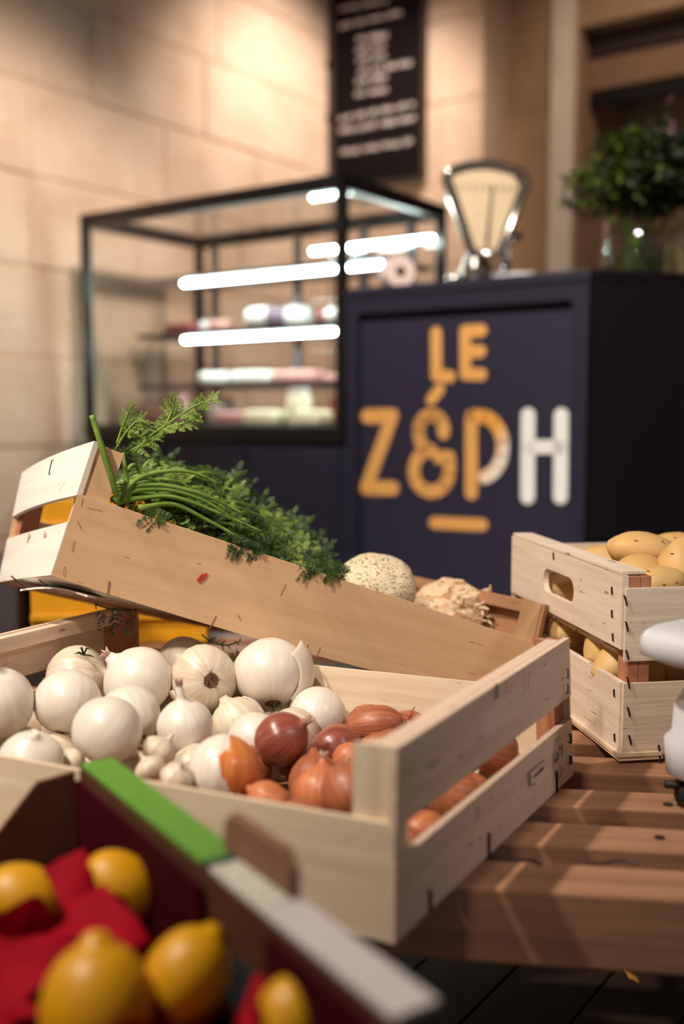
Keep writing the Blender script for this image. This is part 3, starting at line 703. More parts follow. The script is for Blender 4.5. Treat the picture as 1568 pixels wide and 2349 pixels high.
# ================================================================== wooden crates
def staple(parent, p, d, l, n, r=.0009, name='staple', lift=.001, mat=None):
    p, d, n = V(p), V(d).normalized(), V(n).normalized()
    mat = mat or M_WIRE
    MB().tube([p - d * l / 2 - n * .001, p - d * l / 2 + n * lift, p + d * l / 2 + n * lift, p + d * l / 2 - n * .001], r, 5).build(name, mat, parent)
class Hex:
    """crate volume from four standing corner edges; P(a,b,h): a near>far, b right>left, h bottom>top"""
    def __init__(s, nr, fr, nl, fl): s.c = {(0, 0): nr, (1, 0): fr, (0, 1): nl, (1, 1): fl}
    def P(s, a, b, h):
        r = V((0, 0, 0))
        for (i, j), (lo, hi) in s.c.items(): r += lerp(lo, hi, h) * ((a if i else 1 - a) * (b if j else 1 - b))
        return r
def slat_crate(name, label, H, hs, gap, mats, me_r=None, ina=.014, th=.006, sag=0.0, bulge=0.0, group='wooden crates', bottoms=4):
    mf, me, mp, mb_ = mats                                      # front/back panels, end slats, posts, bottom
    base = (H.P(0, 0, 0) + H.P(1, 1, 0)) / 2
    t = thing(name, base, label, 'crate', group)
    sg = lambda u, v: -UP * (sag * 4 * u * (1 - u) * (1 - v))
    MB().slab(lambda u, v: H.P(0, 1 - u, v * hs) + sg(u, v), 8, 2, .004).build('side_panel', mf, t)
    MB().slab(lambda u, v: H.P(1, u, v * hs) + sg(u, v), 8, 2, .004).build('side_panel', mf, t)
    lo, hi = gap
    for b, fu in ((0, lambda u: u), (1, lambda u: 1 - u)):
        out = (H.P(.5, b, .5) - H.P(.5, .5, .5)).normalized()
        for h0, h1, nm in ((0, lo, 'end_slat'), (hi, 1, 'end_slat')):
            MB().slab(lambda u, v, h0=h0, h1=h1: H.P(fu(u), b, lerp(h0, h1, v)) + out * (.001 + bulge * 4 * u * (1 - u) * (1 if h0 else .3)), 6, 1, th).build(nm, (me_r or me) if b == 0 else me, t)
        # top batten inside the end
        A0, A1 = H.P(.03, b, 1), H.P(.97, b, 1); upv = (H.P(.5, b, 1) - H.P(.5, b, 0)).normalized()
        MB().box(A0 - out * (th + .0005) - upv * .017, A1 - A0, -out * .013, upv * .0165).build('top_batten', (me_r or me) if b == 0 else me, t, bevel=.001)
    L = (H.P(0, 1, 0) - H.P(0, 0, 0)).length; W = (H.P(1, 0, 0) - H.P(0, 0, 0)).length
    leg = .029
    for a in (0, 1):
        for b in (0, 1):
            def pt(da, db, h): return H.P((.0045 + da) / W if a == 0 else 1 - (.0045 + da) / W, (th + db) / L if b == 0 else 1 - (th + db) / L, h)
            m = MB(); pts0 = [pt(0, 0, .02), pt(leg, 0, .02), pt(0, leg, .02)]; pts1 = [pt(0, 0, .992), pt(leg, 0, .992), pt(0, leg, .992)]
            b0 = len(m.v); m.v += pts0 + pts1; o_ = random.random() * 5; hh = (pts1[0] - pts0[0]).length
            flip = (pts0[1] - pts0[0]).cross(pts0[2] - pts0[0]).dot(pts1[0] - pts0[0]) < 0
            F = [([0, 2, 1], None), ([3, 4, 5], None)] + [([i, (i + 1) % 3, (i + 1) % 3 + 3, i + 3], [(o_, .03 * i), (o_, .03 * i + .03), (o_ + hh, .03 * i + .03), (o_ + hh, .03 * i)]) for i in range(3)]
            for f, u in F:
                u = u or [(o_, 0), (o_, .02), (o_ + .02, .02)]
                m.face(list(reversed(f)) if flip else f, list(reversed(u)) if flip else u)
            m.build('corner_post', mp if a else mf, t)
    for k in range(bottoms):
        a0, a1 = (k + .04) / bottoms, (k + .96) / bottoms
        MB().slab(lambda u, v: H.P(lerp(a0, a1, v), lerp(.002, .998, 1 - u), .0) + UP * .004, 8, 1, .004, flip=False).build('bottom_slat', mb_, t)
    return t
# ---- onion crate
def corner(pb, pt_): return (pb, pt_)
nrB = atz(902, 2166, ZT + .001); frB = atz(1312, 1777, ZT + .001)
flT = at(272, 1390, 1.31); nlT = at(-400, 1548, .96)
HO = Hex((nrB, at(907, 1716, nrB.y)), (frB, at(1303, 1463, frB.y)), (V((nlT.x, nlT.y, ZT + .001)), nlT), (V((flT.x, flT.y, ZT + .001)), flT))
OC = slat_crate('onion_crate', 'pale wooden slatted crate full of white onions and shallots', HO, .612, (.418, .585), (M_CREAM, M_ENDW, M_POST, M_BROWNLID), bulge=.0)
en = (HO.P(1, 0, 0) - HO.P(0, 0, 0)).cross(UP).normalized()      # outward normal of the right end
def on_end(x, y, lift=0): return onplane(x, y, HO.P(0, 0, 0) + en * .001, en) + en * lift
for (x, y0, y1, r) in ((1137, 1570, 1600, .0012), (1275, 1770, 1826, .0016), (1119, 1912, 1966, .0018), (984, 2042, 2090, .0022), (1300, 1535, 1555, .001), (1300, 1570, 1590, .001), (1307, 1685, 1703, .0016), (1307, 1735, 1752, .0016)):
    a, b = on_end(x, y0), on_end(x, y1); staple(kid(OC, 'end_slat', 1 if y0 < 1620 else 0), (a + b) / 2, b - a, (b - a).length, en, r * .8)
# printed stamp on the lower end slat
def estroke(pts, w, name='stamp_print'):
    Q = [on_end(x, y, .0008) for x, y in pts]; m = MB(); hw = w / F_PX * Q[0].y / 2
    for a, b in zip(Q[:-1], Q[1:]):
        d = (b - a).normalized(); e = en.cross(d).normalized() * hw; m.prism([a - e - d * hw * .5, b - e + d * hw * .5, b + e + d * hw * .5, a + e - d * hw * .5], en * .0004)
    return m.build(name, M_INK, kid(OC, 'end_slat', 1 if pts[0][1] < 1620 else 0))
import_oval = [(1279 + 13 * math.cos(t), 1738 - 46 * math.sin(t) - (13 * math.cos(t)) * .62) for t in [math.radians(a) for a in range(60, 421, 20)]]
estroke(import_oval[:14], 1.5); estroke([(1272, 1748), (1275, 1725)], 5); estroke([(1276, 1742), (1279, 1728)], 3); estroke([(1270, 1748), (1277, 1741)], 4); estroke([(1286, 1734), (1287, 1708)], 5); estroke([(1281, 1722), (1283, 1713)], 3); estroke([(1281, 1766), (1284, 1757)], 1.5)
estroke([(1212, 1806), (1209, 1775), (1228, 1757), (1244, 1744)], 2.4); estroke([(1213, 1775), (1214, 1800)], 3); estroke([(1224, 1781), (1236, 1770)], 4); estroke([(1238, 1768), (1244, 1760)], 6); estroke([(1221, 1800), (1225, 1796)], 3)
for (x0, y0, x1, y1, w) in ((1211, 1540, 1207, 1585, 5), (1168, 1560, 1166, 1590, 4), (1095, 1850, 1092, 1880, 4)):
    estroke([(x0, y0), (x1, y1)], w, 'knot_stain').data.materials[0] = M_POST
# ---- carrot crate, propped up on the onion crate's back corner
HC = Hex((at(1202, 1621, 1.30), at(1257, 1388, 1.30)), (at(914, 1508, 1.57), at(956, 1324, 1.57)), (at(118, 1320, 1.12), at(218, 1012, 1.12)), (at(-3, 1336, 1.38), at(52, 1085, 1.38)))
CC = slat_crate('carrot_crate', 'tilted tan plywood crate holding carrots and celeriac', HC, .612, (.40, .60), (M_TAN, M_PALE, M_POST, M_PALE), me_r=M_BROWNLID, sag=.008, bulge=.006)  # right end is browned: the shade inside is put into its wood colour
fn = (HC.P(0, 1, .5) - HC.P(0, 0, .5)).cross(HC.P(0, .5, 1) - HC.P(0, .5, 0)).normalized()
if fn.y > 0: fn = -fn
def on_cf(x, y, lift=0): return onplane(x, y, HC.P(0, .5, .3), fn) + fn * lift
for (x0, y0, x1, y1, r) in ((250, 1332, 246, 1366, .0012), (495, 1412, 480, 1442, .0009), (706, 1478, 697, 1502, .0008), (734, 1484, 722, 1512, .0008), (190, 1143, 186, 1160, .0005), (170, 1240, 165, 1262, .0006), (148, 1300, 145, 1318, .0006), (178, 1195, 186, 1212, .0005), (545, 1410, 552, 1422, .0007), (655, 1340, 642, 1366, .0005)):
    a, b = on_cf(x0, y0), on_cf(x1, y1); staple(kid(CC, 'side_panel', 0), (a + b) / 2, b - a, (b - a).length, fn, r * .6, mat=M_FAINT)
ml = MB(); q = [on_cf(x, y, .0015) for x, y in ((450, 1330), (462, 1316), (476, 1314), (470, 1326), (457, 1336))]
ml.prism(q, fn * .0006); ml.build('red_paint_mark', plain('red_mark', (190, 60, 50), .6, .1, 200), kid(CC, 'side_panel', 0))
ln = (HC.P(1, 1, .5) - HC.P(0, 1, .5)).cross(UP).normalized()
if ln.x > 0: ln = -ln
def on_le(x, y, lift=0): return onplane(x, y, HC.P(.5, 1, .5) + ln * .008, ln) + ln * lift
for (x0, y0, x1, y1) in ((121, 1056, 114, 1088), (78, 1286, 73, 1318), (32, 1292, 26, 1322)):
    a, b = on_le(x0, y0), on_le(x1, y1); staple(kid(CC, 'end_slat', 3 if y0 < 1200 else 2), (a + b) / 2, b - a, (b - a).length, ln, .0006, 'wire_staple')
for (x0, y0, x1, y1) in ((26, 1322, 53, 1343), (73, 1318, 108, 1344)):
    a, b = at(x0, y0, 1.22), at(x1, y1, 1.18); MB().tube([a, b], .0009, 5).build('wire_staple', M_WIRE, CC)
for (pts, w) in (([(108, 1222), (92, 1300)], .010), ([(70, 1222), (58, 1290)], .004)):
    Q = [on_le(x, y, .0012) for x, y in pts]; e = ln.cross((Q[1] - Q[0]).normalized()) * w / 2
    m = MB(); m.prism([Q[0] - e * .8, Q[1] - e, Q[1] + e * .6, Q[0] + e], ln * .0006); m.build('pink_grain_mark', wood('pink_heartwood', (206, 160, 140), (224, 190, 170)), kid(CC, 'end_slat', 2))
# a split veneer strip curling under the left end
MB().slab(lambda u, v: lerp(lerp(at(46, 1352, 1.20), at(200, 1366, 1.13), u), lerp(at(66, 1350, 1.32), at(240, 1372, 1.28), u), v) + UP * (.006 * math.sin(u * 3.1)), 8, 1, .002).build('split_veneer', M_PALE, CC)
# ---- potato crates
PO = V((.2946, 1.0876, ZT)); pu = V((-.1554, .9879, 0)); pv = V((.9879, .1554, 0)); PW, PL = .369, .56
def holed(f2, w, h, hole, n=10):
    """panel w x h with a rounded slot (cx,cy,hw,hh); f2(x,y,k) -> world, k = 0 outer face, 1 inner face"""
    cx, cy, hw, hh = hole; r = hh
    inner = [(cx + hw - r + r * math.cos(t), cy + r * math.sin(t)) for t in [math.pi * (-.5 + i / n) for i in range(n + 1)]] + [(cx - hw + r + r * math.cos(t), cy + r * math.sin(t)) for t in [math.pi * (.5 + i / n) for i in range(n + 1)]]
    bm = bmesh.new(); outer = [(0, 0), (w, 0), (w, h), (0, h)]
    vs = [bm.verts.new((x, y, 0)) for x, y in outer]; vi = [bm.verts.new((x, y, 0)) for x, y in inner]
    es = [bm.edges.new((vs[i], vs[(i + 1) % 4])) for i in range(4)] + [bm.edges.new((vi[i], vi[(i + 1) % len(vi)])) for i in range(len(vi))]
    bmesh.ops.triangle_fill(bm, edges=es, use_beauty=True); bm.verts.index_update()
    co = [v.co.copy() for v in bm.verts]; tris = []
    for f in bm.faces:
        ids = [v.index for v in f.verts]
        if f.normal.z < 0: ids.reverse()
        tris.append(ids)
    bm.free(); m = MB(); nv = len(co)
    m.v = [f2(c.x, c.y, 0) for c in co] + [f2(c.x, c.y, 1) for c in co]
    for ids in tris:
        m.face(ids, [(co[i].x, co[i].y) for i in ids]); m.face([i + nv for i in reversed(ids)], [(co[i].x, co[i].y) for i in reversed(ids)])
    def ringf(a, rev):
        for i in range(len(a)):
            p, q = a[i], a[(i + 1) % len(a)]; f = [p, p + nv, q + nv, q]; u = [(co[k % nv].x, co[k % nv].y) for k in f]
            m.face(list(reversed(f)) if rev else f, list(reversed(u)) if rev else u)
    ringf(list(range(4)), False); ringf(list(range(4, nv)), True)
    return m
def potato_crate(label, z0, zs, base_split, hole):
    e0, e1, f0, f1, p0, p1 = zs
    t = thing('potato_crate', PO + pu * PW / 2 + pv * PL / 2 + UP * (z0 - ZT), label, 'crate', 'wooden crates')
    G = lambda a, b, z: PO + pu * a + pv * b + UP * (z - ZT)
    for b, sg in ((0, 1), (PL, -1)):                            # ends (the left one shows its hand slot)
        if hole:
            pl = onplane(1279, 1343, PO, pv); ha = (pl - PO).dot(pu); hz = pl.z
            f2 = lambda x, y, k, b=b, sg=sg: G(PW - x if sg > 0 else x, b + (.007 * k * sg), e0 + y)
            holed(f2, PW, e1 - e0, ((PW - ha), hz - e0, .052, .0155)).build('end_panel', M_WASH, t)
        else:
            MB().box(G(0, b, e0), pu * PW, pv * .007 * sg, UP * (e1 - e0)).build('end_panel', M_WASH, t)
        if hole:
            MB().box(G(.004, b + .0005 * sg, e1 + .0005), pu * (PW - .008), pv * .027 * sg, UP * .004).build('top_batten', M_WASH, t, bevel=.0008)
    for a, sg in ((0, 1), (PW, -1)):
        MB().box(G(a, .0025, f0) - pu * .004 * sg, pv * (PL - .005), pu * .0037 * sg, UP * (f1 - f0)).build('side_panel', M_WASH, t)
    for a, sa in ((0, 1), (PW, -1)):
        for b, sb_ in ((0, 1), (PL, -1)):
            o_ = G(a, b, p0) + pu * .0005 * sa + pv * .0078 * sb_
            MB().box(o_, pv * .0125 * sb_, pu * .024 * sa, UP * (p1 - p0)).build('corner_post', M_POST, t, bevel=.001)
            MB().box(o_ + pv * .0130 * sb_, pv * .0118 * sb_, pu * .022 * sa, UP * (p1 - p0)).build('corner_post', M_POST, t, bevel=.001)
    for k in range(5):
        MB().box(G(PW * (k + .06) / 5, .009, z0 + (.0045 if base_split else .001)), pu * PW * .88 / 5, pv * (PL - .018), UP * .0038).build('bottom_slat', M_CREAM, t)
    if base_split:
        for b in (-.001, PL - .05):                             # splayed double runners under the ends
            m = MB(); m.slab(lambda u, v: G(lerp(-.004, PW, u), b + v * .05, z0 + .0042 + .006 * u * (1 - u)), 6, 1, .0040); m.build('bottom_runner', M_CREAM, t)
            m = MB(); m.slab(lambda u, v: G(lerp(-.006, PW, u), b - .002 + v * .05, z0 + .0090 + .003 * u * (1 - u)), 6, 1, .0040); m.build('bottom_runner', M_CREAM, t)
    return t
PC1 = potato_crate('lower pale wooden potato crate of the stack', ZT, (ZT + .0095, ZT + .0881, ZT + .0095, ZT + .0881, ZT + .0095, ZT + .1115), True, False)
PC2 = potato_crate('upper potato crate with a hand slot, stacked on another', ZT + .1118, (ZT + .1239, ZT + .2027, ZT + .1120, ZT + .190, ZT + .1120, ZT + .2020), False, True)
for P_, pts in ((PC2, ((1433, 1377, 20), (1436, 1437, 20), (1437, 1502, 20))), (PC1, ((1439, 1566, 24), (1440, 1632, 20), (1443, 1697, 20), (1511, 1732, 46)))):
    for x, y, l in pts:
        p = onplane(x, y, PO - pu * .004, pu); q = onplane(x + 3, y + l * .5, PO - pu * .004, pu); p2 = onplane(x - 2, y - l * .5, PO - pu * .004, pu)
        staple(kid(P_, 'side_panel', 0), (p2 + q) / 2, q - p2, (q - p2).length, -pu, .0010)
for P_, pts in ((PC2, ((1404, 1355), (1404, 1408), (1406, 1462), (1270, 1276))), (PC1, ((1409, 1590), (1410, 1692)))):
    for x, y in pts:
        p = onplane(x, y - 8, PO, pv); q = onplane(x + 1, y + 8, PO, pv); staple(kid(P_, 'end_panel', 0), (p + q) / 2, q - p, (q - p).length, -pv, .0010)
# ---- yellow plastic crate and grey bin standing behind
yb = atz(95, 1590, ZT); 
YO = V((-.50, 1.66, ZT)); 
yc = thing('yellow_crate', YO + V((.2, .15, 0)), 'bright yellow plastic crate standing behind the tilted carrot crate', 'crate')
for (o, a, b, nm) in ((YO, V((.28, .021, 0)), V((-.0006, .008, 0)), 'front_wall'), (YO + V((-.02, .27, 0)), V((.28, .021, 0)), V((-.0006, .008, 0)), 'back_wall'), (YO + V((-.0012, .009, 0)), V((.008, 0, 0)), V((-.0188, .26, 0)), 'side_wall'), (YO + V((.271, .0295, 0)), V((.008, 0, 0)), V((-.0188, .26, 0)), 'side_wall')):
    MB().box(o + UP * .001, a, b, UP * .235).build(nm, M_YELLOWP, yc, bevel=.002)
MB().box(YO + V((.006, .010, .001)), V((.265, .02, 0)), V((-.018, .255, 0)), UP * .006).build('bottom', M_YELLOWP, yc)
for k in range(3): MB().box(YO + V((.0006, -.008, .04 + k * .075)), V((.28, .021, 0)), V((-.0004, .0075, 0)), UP * .012).build('rib', M_YELLOWP, yc, bevel=.002)
GO = V((-.565, 1.64, ZT))
gb = thing('grey_bin', GO, 'narrow dark grey plastic bin left of the yellow crate', 'bin')
MB().box(GO + V((-.02, 0, .001)), V((.07, .004, 0)), V((0, .16, 0)), UP * .12).build('body', M_GREYP, gb, bevel=.006)
MB().box(GO + V((-.024, -.004, .1215)), V((.078, .004, 0)), V((0, .168, 0)), UP * .014).build('rim', M_GREYP, gb, bevel=.004)
# ================================================================== produce
rnd = random.Random(11)
def bulb_mesh(r, axis, c, squash=1.0, neck=.35, pts_=18, ns=26, ridges=0.0, taper=.0):
    """onion-like lathe: flat root end at -z, neck at +z"""
    prof = []
    for i in range(pts_ + 1):
        t = math.pi * i / pts_; z = -math.cos(t); x = math.sin(t)
        if z > .35: x *= 1 - (taper + .10) * ((z - .35) / .65) ** 1.5
        zz = z * squash
        if z < -.9: zz = -.9 * squash + (z + .9) * .25
        prof.append((max(x, .0) * r, zz * r))
    if neck > 0:                                               # drawn-out neck
        prof = [p for p in prof if p[1] < .93 * squash * r]
        zt = prof[-1][1]; rr = prof[-1][0]
        for k, (f, dz) in enumerate(((.62, .06), (.40, .16), (.30, .28), (.24, neck), (.16, neck + .05), (.0, neck + .06))): prof.append((rr * f, zt + dz * r))
    ph = rnd.random() * 6
    M = frame(axis, c, rnd.random() * 6)
    wob = lambda a, z: 1 + ridges * math.sin(a * 7 + ph) + .012 * math.sin(a * 2 + ph) + .01 * math.sin(a * 3 + z / r * 2 + ph)
    return MB().lathe(prof, M, ns, wob), M, prof
def root_tuft(parent, M, r, squash, n=14, spread=.16, l=.10, mat=None):
    m = MB(); zb = -.92 * squash * r
    m.lathe([(0, zb - .02 * r), (spread * r, zb - .012 * r), (spread * 1.15 * r, zb + .06 * r)], M, 12, close=False)
    for i in range(n):
        a = rnd.random() * 6.28; q = rnd.random() * spread * r
        p0 = V((q * math.cos(a), q * math.sin(a), zb)); d = V((math.cos(a) * .6, math.sin(a) * .6, -rnd.uniform(.3, .9))).normalized()
        p1 = p0 + d * l * r * rnd.uniform(.5, 1.2); p2 = p1 + (d + V((rnd.uniform(-.6, .6), rnd.uniform(-.6, .6), 0))) * l * r * .5
        m.tube([M @ p0, M @ p1, M @ p2], [.012 * r, .010 * r, .004 * r], 4)
    return m.build('root', mat or M_ROOT, parent)
def peel(parent, M, r, a0, a1, z0, z1, lift, mat, squash=1):
    """loose papery flap on the bulb"""
    def f(u, v):
        a = lerp(a0, a1, u); z = lerp(z0, z1, v) * squash; x = math.sqrt(max(0.02, 1 - (z / squash) ** 2)); k = 1.015 + lift * (u ** 2) + .012 * math.sin(9 * v + 5 * u)
        z += .06 * math.sin(u * 14) * (v - .5)
        return M @ V((x * r * k * math.cos(a), x * r * k * math.sin(a), z * r))
    MB().slab(f, 9, 7, .0004 + 0 * r).build('loose_peel', mat, parent, smooth=True)
# --- the visible bulbs: (px x, px y, px radius, depth, axis, squash, neck, material, extras, label)
ON = [
 (6, 1612, 80, 1.00, (-.05, -.2, 1), 1.05, .42, M_ONION, 'n', 'white onion with upright neck cut by the left picture edge'),
 (157, 1612, 78, 1.02, (.1, .5, .8), .98, 0, M_ONION, '', 'smooth white onion in front of the one with green sprig'),
 (178, 1556, 76, 1.16, (.95, -.15, .15), .95, .40, M_ONION2, 'ngx', 'white onion with purple lines and a green sprig on it'),
 (332, 1562, 82, 1.13, (-.75, -.1, .7), .98, .25, M_ONION, 'n', 'large white onion under the carrot crate left of centre'),
 (286, 1640, 74, 1.03, (-.5, .6, .6), .98, 0, M_ONION, 'R', 'white onion half hidden, dark root spot to the right'),
 (246, 1676, 83, .93, (.5, .5, .7), .98, 0, M_ONION, '', 'largest smooth white onion near the green box edge'),
 (432, 1514, 62, 1.24, (-.3, -.3, .9), .95, 0, M_ONION2, '', 'rearmost white onion directly under the tilted crate'),
 (470, 1556, 79, 1.14, (-.35, .85, -.15), .9, 0, M_ONION2, 'rp', 'white onion showing brown root disc and torn pale skin'),
 (632, 1562, 86, 1.17, (-.1, .62, .8), .95, 0, M_ONION, 'rP', 'white onion with loose skin curling away at its right'),
 (719, 1640, 68, 1.13, (.2, .5, .8), .98, 0, M_ONION, '', 'plain white onion against the crate back panel'),
 (424, 1666, 66, 1.00, (-.1, -.1, 1), 1.0, .72, M_ONION, 'n', 'teardrop white onion with tall pinkish neck'),
 (546, 1660, 66, 1.10, (-.5, .2, .8), .95, .1, M_ONION2, 'p', 'white onion with ragged skin below the curling one'),
 (592, 1700, 70, 1.04, (.7, .5, .5), .95, 0, M_ONION, 'R', 'white onion behind the red shallot, root to its left'),
 (62, 1752, 76, .90, (.2, -.3, 1), .9, .05, M_ONION, '', 'white onion at the front left panel of the crate'),
 (150, 1752, 40, .93, (-.6, -.1, .6), .85, .3, M_ONION2, 'p', 'small peeled onion bulb between two front onions'),
 (512, 1766, 84, .90, (.1, .3, .95), 1.0, 0, M_HALF, '', 'white onion half covered by copper brown skin'),
]
GARLIC = [(366, 1722, 40, .93, (.5, .3, .6), 'garlic bulb above the green box edge, beside brown root'), (346, 1764, 36, .88, (-.5, .2, .7), 'small garlic bulb touching the green box edge'), (404, 1782, 40, .875, (.3, -.3, .8), 'pinkish garlic bulb left of the half copper onion')]
SHAL = [
 (652, 1706, 64, .98, (.75, -.2, .6), 1.05, .32, M_SHALR, 'n', 'glossy dark red shallot with pointed tip, centre of crate'),
 (862, 1662, 46, 1.06, (1, -.1, .12), 1.55, .25, M_SHAL, 'nt', 'long copper shallot with frayed roots at the right'),
 (768, 1714, 48, 1.02, (.9, .1, .3), 1.25, .2, M_SHALR, '', 'dark shallot behind the pale sliver shallot'),
 (736, 1818, 66, .90, (.1, .4, .9), 1.05, .35, M_SHALO, 'nr', 'round orange shallot at the front panel'),
 (616, 1836, 44, .87, (-.7, .1, .4), 1.3, .2, M_SHALO, '', 'small orange shallot low beside the half copper onion'),
 (798, 1742, 38, .97, (.5, -.3, .8), 1.2, .3, M_SHALO, 'p', 'orange shallot with bright torn sliver of skin'),
 (812, 1784, 40, .92, (.3, .6, .5), 1.25, .3, M_SHALO, 'np', 'pinkish orange shallot beside the corner post'),
 (690, 1762, 40, .985, (-.8, .2, .3), 1.3, .2, M_SHALR, '', 'shadowed shallot beneath the glossy red one'),
 (1140, 1746, 38, 1.02, (.95, .25, .15), 1.5, .3, M_SHALO, 'nr', 'rightmost shallot seen through the end slot'),
 (1032, 1850, 38, .92, (.8, .4, .25), 1.45, .2, M_SHALO, 'n', 'pink shallot in the middle of the end slot'),
 (972, 1898, 38, .83, (.8, .5, .2), 1.4, .2, M_SHALO, '', 'bright shallot near the front of the end slot'),
 (1090, 1806, 34, .96, (-.7, -.3, .2), 1.3, .2, M_SHAL, 'n', 'brown shallot behind the pale one in the end slot'),
 (936, 1930, 34, .80, (-.6, .5, .3), 1.3, .2, M_SHAL, '', 'shallot by the near post inside the end slot'),
 (892, 1720, 46, .98, (.7, .5, .3), 1.3, .2, M_SHAL, '', 'copper shallot hidden behind the top end slat'),
 (960, 1770, 46, .95, (.5, .8, .2), 1.3, .2, M_SHAL, '', 'copper shallot lying under the end slat'),
]
PALE = [(1120, 1815, 36, .98, (.9, .4, .2), 1.4, .1, M_ONION2, '', 'pale yellow shallot lying along the end slot')]
items = []
for grp, L_ in (('o', ON), ('s', SHAL), ('s', PALE)):
    for t in L_: items.append(dict(kind=grp, c=at(t[0], t[1], t[3]), r=t[2] * t[3] / F_PX, ax=t[4], sq=t[5], nk=t[6], mat=t[7], ex=t[8], lab=t[9], fix=True))
for t in GARLIC: items.append(dict(kind='g', c=at(t[0], t[1], t[3]), r=t[2] * t[3] / F_PX, ax=t[4], sq=.8, nk=.5, mat=M_ONION2, ex='', lab=t[5], fix=True))
# a lower layer that carries the pile
zf = ZT + .005
for ia in range(5):
    for ib in range(9):
        a, b = .10 + ia * .20 + rnd.uniform(-.02, .02), .06 + ib * .112 + rnd.uniform(-.01, .01)
        p = HO.P(min(a, .92), b, 0); r = rnd.uniform(.027, .030)
        sh = b < .42
        items.append(dict(kind='s' if sh else 'o', c=V((p.x, p.y, zf + r)), r=r * (.85 if sh else 1), ax=(rnd.uniform(-1, 1), rnd.uniform(-1, 1), .4), sq=1.15 if sh else .97, nk=.15, mat=M_SHAL if sh else M_ONION2, ex='', lab=None, fix=False))
for it in items: it['t'] = it['c'].copy()
oa = (HO.P(1, .5, 0) - HO.P(0, .5, 0)); ob = (HO.P(.5, 1, 0) - HO.P(.5, 0, 0)); Wd, Ln = oa.length, ob.length; oa.normalize(); ob.normalize(); oc0 = HO.P(.5, .5, 0)
for step_ in range(90):
    for i in range(len(items)):
        A = items[i]
        for j in range(i):
            B = items[j]; d = A['c'] - B['c']; l = d.length; k = .5
            need = (A['r'] * (1 + .25 * (A['sq'] - 1)) + B['r'] * (1 + .25 * (B['sq'] - 1))) * .97
            if l < need:
                if l < 1e-5: d = V((.001, 0, 0)); l = .001
                s_ = d * ((need - l) / l); wa, wb = (.5, .5) if A['fix'] == B['fix'] else ((.06, .94) if A['fix'] else (.94, .06))
                A['c'] += s_ * wa * .8; B['c'] -= s_ * wb * .8
    for A in items:
        if A['fix']: A['c'] += (A['t'] - A['c']) * .06
        q = A['c'] - oc0; m_ = A['r'] * 1.02
        x, y = q.dot(oa), q.dot(ob)
        hx, hy = Wd / 2 - .008 - m_, Ln / 2 - .012 - m_
        A['c'] += oa * (max(-hx, min(hx, x)) - x) + ob * (max(-hy, min(hy, y)) - y)
        A['c'].z = max(A['c'].z, zf + A['r'] * min(1, A['sq']) * .98)
cnt = {}
drop = []
for it in items:                                               # buried fill that has been squeezed above the pile is left out
    if not it['fix'] and it['c'].z > zf + .055: drop.append(it)
for it in drop: items.remove(it)
